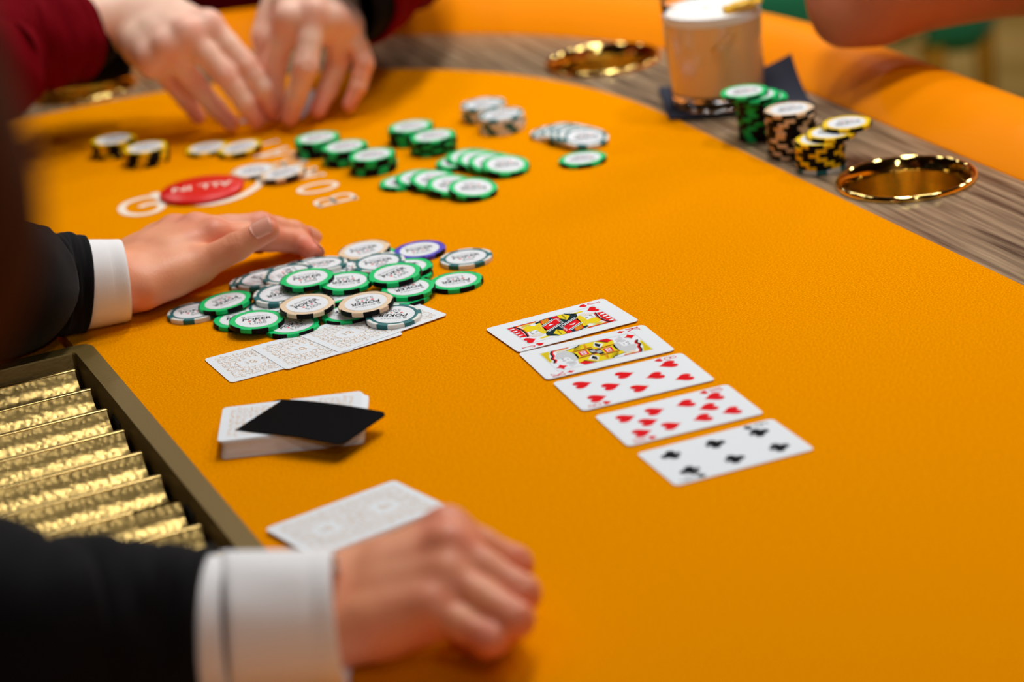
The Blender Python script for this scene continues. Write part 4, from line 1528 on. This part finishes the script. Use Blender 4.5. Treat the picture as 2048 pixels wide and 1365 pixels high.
def body_mesh(name, parts, m):
    """parts: (V, F, flush) islands that meet inside the clothes; one mesh"""
    vs, fs, fl_ = [], [], []
    o = 0
    for V, F, c in parts:
        vs.append(V); fs.append(F + o); fl_.append(c); o += len(V)
    V = np.concatenate(vs); F = np.concatenate(fs); C = np.concatenate(fl_)
    me = bpy.data.meshes.new(name)
    me.vertices.add(len(V)); me.vertices.foreach_set('co', V.astype(np.float32).ravel())
    me.loops.add(F.size); me.loops.foreach_set('vertex_index', F.ravel().astype(np.int32))
    me.polygons.add(len(F))
    me.polygons.foreach_set('loop_start', np.arange(0, F.size, 4, dtype=np.int32))
    me.update(calc_edges=True); me.validate()
    me.polygons.foreach_set('use_smooth', [True] * len(me.polygons))
    a = me.attributes.new('flush', 'FLOAT', 'POINT'); a.data.foreach_set('value', C.astype(np.float32))
    me.materials.append(m)
    return link(name, me)


def limbs(chains, h, k=.02, smooth=2):
    """coarse continuous body or garment from chains of (point, radius)"""
    pts = np.array([p for c in chains for p, r in c], float); mr = max(r for c in chains for p, r in c)
    S = SDF(pts.min(0) - mr - 3 * h, pts.max(0) + mr + 3 * h, h)
    for c in chains:
        for (a, ra), (b, rb) in zip(c[:-1], c[1:]): S.cone(a, b, ra, rb, k)
    V, F = S.surface(smooth)
    return V, F, np.zeros(len(V))


def rest_z(p):
    u, v = toUV(p)
    if u < TU1 + .004 and TV0 - .004 < v < TV1 + .004: return .0048
    return .0010


def tube(name, path, radii, m, parent, seg=36, wr=.0, seed=0, lip=.0, thick=.0016, squash=1.0, step=.006, wl=22.0, lipr=None):
    """a sleeve: skin swept along path with folds; the first end is the open hem, turned in with thickness"""
    pts = [Vector(p) for p in path]
    L = [0]
    for a, b in zip(pts[:-1], pts[1:]): L.append(L[-1] + (b - a).length)
    cen = spline([tuple(p) + (r,) for p, r in zip(pts, radii)], max(3, int(L[-1] / step / (len(pts) - 1))))
    rows = []
    t0 = (Vector(cen[1][:3]) - Vector(cen[0][:3])).normalized()
    up = Vector((0, 0, 1)); sx = t0.cross(up).normalized()
    data = []
    for i, c in enumerate(cen):
        p = Vector(c[:3]); a = Vector(cen[max(i - 1, 0)][:3]); b = Vector(cen[min(i + 1, len(cen) - 1)][:3])
        t = (b - a).normalized()
        sx = (sx - t * sx.dot(t)).normalized(); sz = sx.cross(t)
        data.append((p, sx.copy(), sz.copy(), c[3]))
    verts = []

    def rowv(p, sx, sz, r, amp, ln_):
        for k in range(seg):
            a = 2 * math.pi * k / seg
            d = sx * math.cos(a) + sz * math.sin(a) * squash
            q = noise.noise(Vector((math.cos(a) * 1.3 + seed, math.sin(a) * 1.3, ln_ * wl))) + .5 * noise.noise(Vector((math.cos(a) * 2.4, math.sin(a) * 2.4 + seed, ln_ * wl * 2.1)))
            v = p + d * (r + amp * q)
            verts.append((v.x, v.y, max(v.z, rest_z(v))))
    s = 0
    p, sx, sz, r = data[0]
    nl = min(6, len(data) - 1)
    for i in range(nl, -1, -1):                            # inside of the hem
        p, sx, sz, r = data[i]
        rowv(p, sx, sz, r - thick * 2, wr * min(1, .15 + i / 10) , i * step)
    for i, (p, sx, sz, r) in enumerate(data):
        e = thick * .5 if i == 0 else 0
        rowv(p, sx, sz, r - e, wr * min(1, .15 + i / 10), i * step)
    nr = len(verts) // seg
    faces = []
    for i in range(nr - 1):
        for k in range(seg):
            q = (k + 1) % seg
            faces.append((i * seg + k, i * seg + q, (i + 1) * seg + q, (i + 1) * seg + k))
    faces.append(tuple(range((nr - 1) * seg, nr * seg)))
    o = mesh(name, verts, faces, m, smooth=True, parent=parent)
    return o


def append_mesh(dst, V, F):
    """add a quad mesh to an existing garment object, so that it stays one garment"""
    me = dst.data
    bm = bmesh.new(); bm.from_mesh(me)
    vs = [bm.verts.new(tuple(p)) for p in V]
    for f in F:
        try: fc = bm.faces.new([vs[i] for i in f]); fc.smooth = True
        except ValueError: pass
    bm.to_mesh(me); bm.free()


# ---- the dealer: hands on the table, black jacket, white cuffs
dl_el = UV(.10, 1.875, .095); dr_el = UV(.07, 1.330, .075)
sh_l = UV(-.22, 1.70, .38); sh_r = UV(-.22, 1.31, .38)
neck = UV(-.22, 1.505, .46); hip = UV(-.30, 1.505, -.16)
A = hand('dealer_left', 1.05, P(60, 568, .045))
nl_J, nl_n = A[3], A[4]
B = hand('dealer_right', 1.04, P(330, 1262, .043))
core = limbs([[(sh_l, .05), (dl_el, .036), (P(-60, 570, .06), .032), (P(60, 568, .045), .027), (P(150, 567, .034), .020)], [(sh_r, .05), (dr_el, .038), (P(0, 1262, .056), .034), (P(200, 1262, .048), .030), (P(380, 1260, .042), .024)],
              [(sh_l, .06), (neck, .055), (sh_r, .06)], [(neck, .055), (UV(-.20, 1.505, .60), .052)],
              [(neck, .08), (UV(-.27, 1.505, .15), .13), (hip, .13)]], .010, .03)
dealer = body_mesh('person', [A[:3], B[:3], core], m_skinA)
tag(dealer, 'dealer in black jacket with white cuffs, one hand behind the chip heap, one fist nearest', 'person')
nail(nl_J, 4, nl_n, HR['t'][3] * 1.13, dealer, 1.0, (-.35, -.62, .70))
nail(nl_J, 8, nl_n, HR['i'][3] * 1.09, dealer)
nail(nl_J, 12, nl_n, HR['m'][3] * 1.09, dealer)


def mixp(a, b, t): return Vector(a) * (1 - t) + Vector(b) * t


# cuffs first, then sleeves: axis from the hand back to the elbow
cl0, cl1, cl2 = P(251, 561, .0287), P(208, 566, .0300), P(160, 570.5, .0325)
tube('shirt_cuff', [cl0, mixp(cl0, cl1, .5), cl1, cl2], [.0282, .0288, .0296, .0305], m_shirt, dealer, wr=.0007, seed=3, squash=1.06, wl=14)
slv = tube('jacket', [P(170, 569, .0325), P(115, 569, .037), P(50, 568, .045), P(-60, 570, .06), dl_el, mixp(dl_el, sh_l, .5), sh_l], [.0332, .0352, .041, .049, .056, .062, .07], m_suit, dealer, wr=.0024, seed=8, squash=1.05)
cr0, cr1, cr2, cr3 = P(682, 1238, .036), P(610, 1246, .036), P(520, 1254, .038), P(380, 1262, .042)
tube('shirt_cuff', [cr0, mixp(cr0, cr1, .5), cr1, cr2, P(449, 1259, .040)], [.0345, .0352, .0362, .0378, .0388], m_shirt, dealer, wr=.0020, seed=5, squash=1.02, wl=16)
tube('shirt_sleeve', [P(462, 1258, .0395), P(430, 1260, .040), cr3], [.0362, .0368, .038], m_shirt, dealer, wr=.0010, seed=6, squash=1.02, wl=16)
s2 = tube('sleeve', [P(424, 1262, .041), P(330, 1262, .043), P(200, 1262, .048), P(0, 1262, .056), dr_el, mixp(dr_el, sh_r, .5), sh_r], [.0425, .0450, .0475, .052, .060, .065, .07], m_suit, dealer, wr=.0035, seed=21, squash=1.0)
tors = limbs([[(sh_l, .085), (neck, .09), (sh_r, .085)], [(neck, .11), (UV(-.26, 1.505, .18), .165), (UV(-.29, 1.505, -.16), .155)], [(UV(-.25, 1.60, .25), .12), (UV(-.27, 1.58, -.1), .12)], [(UV(-.25, 1.41, .25), .12), (UV(-.27, 1.43, -.1), .12)]], .012, .05)
append_mesh(slv, tors[0], tors[1])
v2 = [tuple(v.co) for v in s2.data.vertices]; f2 = [tuple(p.vertices) for p in s2.data.polygons]
append_mesh(slv, v2, f2)
bpy.data.objects.remove(s2)
legs = limbs([[(UV(-.30, 1.59, -.16), .10), (UV(-.27, 1.60, -.45), .075), (UV(-.30, 1.60, -.72), .055)], [(UV(-.30, 1.42, -.16), .10), (UV(-.27, 1.41, -.45), .075), (UV(-.30, 1.41, -.72), .055)]], .012, .02)
mesh('trousers', legs[0], [tuple(f) for f in legs[1].tolist()], m_trouser, smooth=True, parent=dealer)
for v in (1.60, 1.41):
    sh = limbs([[(UV(-.30, v, -.725), .036), (UV(-.16, v, -.730), .030)]], .008, .01)
    mesh('shoe', sh[0], [tuple(f) for f in sh[1].tolist()], m_lining, smooth=True, parent=dealer)

# ---- the player at the far end: both hands over his cards
pr_el = P(-40, 95, .105); pl_el = P(800, -140, .110)
ps_r = Vector((-.52, 2.95, .42)); ps_l = Vector((-.14, 2.98, .42))
pn = Vector((-.33, 2.97, .50))
THUMB_UP = (0, -.6, .8)
A = hand('player_right', 1.14, pr_el, h=.0013)
B = hand('player_left', 1.14, pl_el, h=.0013)
core = limbs([[(ps_r, .05), (pr_el, .036), (A[3][0] + unit(np.array(pr_el) - A[3][0]) * .07, .024)], [(ps_l, .05), (pl_el, .036), (B[3][0] + unit(np.array(pl_el) - B[3][0]) * .07, .024)],
              [(ps_r, .06), (pn, .055), (ps_l, .06)], [(pn, .055), (pn + Vector((0, -.02, .13)), .052)], [(pn, .08), (Vector((-.33, 3.0, .10)), .12), (Vector((-.33, 3.04, -.2)), .13)]], .010, .03)
player = body_mesh('person', [A[:3], B[:3], core], m_skinB)
tag(player, 'player in a maroon shirt at the far end, both hands cupped over hole cards', 'person')
for b, k in ((8, 'i'), (12, 'm'), (16, 'r'), (20, 'p')):
    nail(A[3], b, A[4], HR[k][3] * 1.08, player); nail(B[3], b, B[4], HR[k][3] * 1.08, player)
shirt = tube('shirt', [P(150, 62, .098), P(110, 72, .099), P(40, 84, .100), P(-20, 92, .103), pr_el, mixp(pr_el, ps_r, .5), ps_r], [.043, .046, .050, .052, .055, .062, .068], m_maroon, player, wr=.005, seed=31, squash=.98)
s2 = tube('sleeve', [P(690, -6, .100), P(715, -30, .104), P(752, -72, .108), pl_el, mixp(pl_el, ps_l, .5), ps_l], [.052, .053, .055, .056, .062, .068], m_maroon, player, wr=.005, seed=12, squash=.95)
tors = limbs([[(ps_r, .085), (pn, .09), (ps_l, .085)], [(pn, .11), (Vector((-.33, 2.97, .15)), .15), (Vector((-.33, 3.04, -.2)), .15)], [(Vector((-.43, 2.98, .25)), .12), (Vector((-.40, 3.02, -.15)), .12)], [(Vector((-.23, 2.98, .25)), .12), (Vector((-.25, 3.02, -.15)), .12)]], .012, .05)
append_mesh(shirt, tors[0], tors[1])
append_mesh(shirt, [tuple(v.co) for v in s2.data.vertices], [tuple(p.vertices) for p in s2.data.polygons])
bpy.data.objects.remove(s2)
for pth, rad, sd in (([P(258, 126, .054), P(190, 131, .055), P(110, 138, .058)], [.012, .0165, .019], 15), ([P(172, 56, .096), P(140, 66, .097), P(90, 76, .098)], [.038, .040, .042], 4), ([P(670, 5, .100), P(696, -12, .102), P(735, -50, .106)], [.044, .046, .048], 9)):
    tube('black_undersleeve', pth, rad, m_lining, player, wr=.003, seed=sd)
legs = limbs([[(Vector((-.42, 3.02, -.2)), .10), (Vector((-.44, 2.70, -.24)), .075), (Vector((-.44, 2.74, -.70)), .055)], [(Vector((-.24, 3.02, -.2)), .10), (Vector((-.20, 2.72, -.24)), .075), (Vector((-.20, 2.76, -.70)), .055)]], .014, .02)
mesh('trousers', legs[0], [tuple(f) for f in legs[1].tolist()], m_trouser, smooth=True, parent=player)

# ---- a bare arm of another player, elbow on the rail at the right
e0 = P(1692, -16, .088)
re_up = e0 + Vector((.36, .02, .035))                     # towards the shoulder
rs = re_up + Vector((.06, .16, .10))
fo_ = e0 + Vector((.07, .10, .26))                         # forearm rising out of the picture
core = limbs([[(e0 + Vector((-.002, -.004, -.012)), .030), (e0 + Vector((.03, 0, .004)), .046), (mixp(e0, re_up, .45), .053), (re_up, .060), (rs, .075)],
              [(e0 + Vector((.004, .006, .004)), .036), (mixp(e0, fo_, .35), .045), (fo_, .030)],
              [(e0 + Vector((-.006, -.016, -.020)), .021), (e0 + Vector((.022, -.014, -.022)), .022)],
              [(rs, .08), (rs + Vector((.20, .08, .08)), .07), (rs + Vector((.38, .14, 0)), .075)], [(rs + Vector((.20, .08, .05)), .10), (rs + Vector((.20, .12, -.60)), .13)],
              [(rs + Vector((.20, .08, .10)), .055), (rs + Vector((.20, .06, .22)), .052)]], .0045, .014, 3)
gz = core[0]
rail_person = body_mesh('person', [core], m_skinC)
tag(rail_person, 'bare tanned arm of a seated player, elbow on the rail behind the glass', 'person')
V, F, _ = limbs([[(mixp(re_up, rs, .4), .078), (rs, .10), (rs + Vector((.20, .08, .07)), .10), (rs + Vector((.38, .14, 0)), .095)], [(rs + Vector((.20, .08, .02)), .15), (rs + Vector((.20, .12, -.60)), .17)]], .012, .05)
mesh('shirt', V, [tuple(f) for f in F.tolist()], m_lining, smooth=True, parent=rail_person)

# ---- someone standing close by at the left edge in dark brown, only the elbow in the picture
el = Vector((-.1905, .737, .4045)); shd = Vector((-.197, .725, .69))
core = limbs([[(shd, .045), (el, .036), (el + Vector((-.18, .06, -.03)), .03)], [(shd, .06), (shd + Vector((-.20, -.08, .06)), .06)], [(shd + Vector((-.20, -.08, .06)), .05), (shd + Vector((-.20, -.08, .18)), .05)],
              [(shd + Vector((-.24, -.10, -.1)), .10), (shd + Vector((-.30, -.12, -.8)), .10)]], .012, .04)
stander = body_mesh('person', [core], m_skinA)
tag(stander, 'blurred person in dark brown standing close at the left edge', 'person')
V, F, _ = limbs([[(shd, .062), (mixp(shd, el, .5), .058), (el, .050), (el + Vector((-.16, .05, -.025)), .045)], [(shd, .075), (shd + Vector((-.20, -.08, .05)), .085), (shd + Vector((-.40, -.16, 0)), .075)],
                 [(shd + Vector((-.24, -.10, -.05)), .13), (shd + Vector((-.32, -.12, -.80)), .15)]], .010, .05)
mesh('coat', V, [tuple(f) for f in F.tolist()], m_brown, smooth=True, parent=stander)
V, F, _ = limbs([[(shd + Vector((-.26, -.12, -.82)), .11), (shd + Vector((-.26, -.12, -1.39)), .06)], [(shd + Vector((-.40, -.14, -.82)), .11), (shd + Vector((-.41, -.14, -1.39)), .06)]], .014, .02)
mesh('trousers', V, [tuple(f) for f in F.tolist()], m_trouser, smooth=True, parent=stander)

# ------------------------------------------------------------------ chairs beyond the rail
def armchair(loc, rz, label):
    c = empty('armchair', loc, rz)
    tag(c, label, 'armchair', 'green chairs beyond the table')
    bm_obj('seat', box_bm(-.26, .26, -.26, .26, .36, .48, .04, seg=3), m_green, c)
    bm_obj('backrest', box_bm(-.27, .27, .22, .34, .40, .95, .05, seg=3), m_green, c)
    for sx in (-1, 1):
        bm_obj('armrest', box_bm(sx * .30 - .05, sx * .30 + .05, -.25, .30, .34, .62, .04, seg=3), m_green, c)
        for sy in (-1, 1):
            b = lathe_bm([(0, 0), (.014, 0), (.020, .36), (0, .36)], 16)
            bm_obj('leg', b, m_goldleg, c, (sx * .27, sy * .24, 0))
    return c


q = P(1575, -40, -.30)
armchair((q.x + .02, q.y + .22, -.76), R(-20), 'green velvet armchair beyond the rail, behind the cocktail glass')
q = P(1925, 128, -.46)
armchair((q.x + .62, q.y + .25, -.76), R(150), 'green velvet armchair partly hidden behind the tanned forearm')
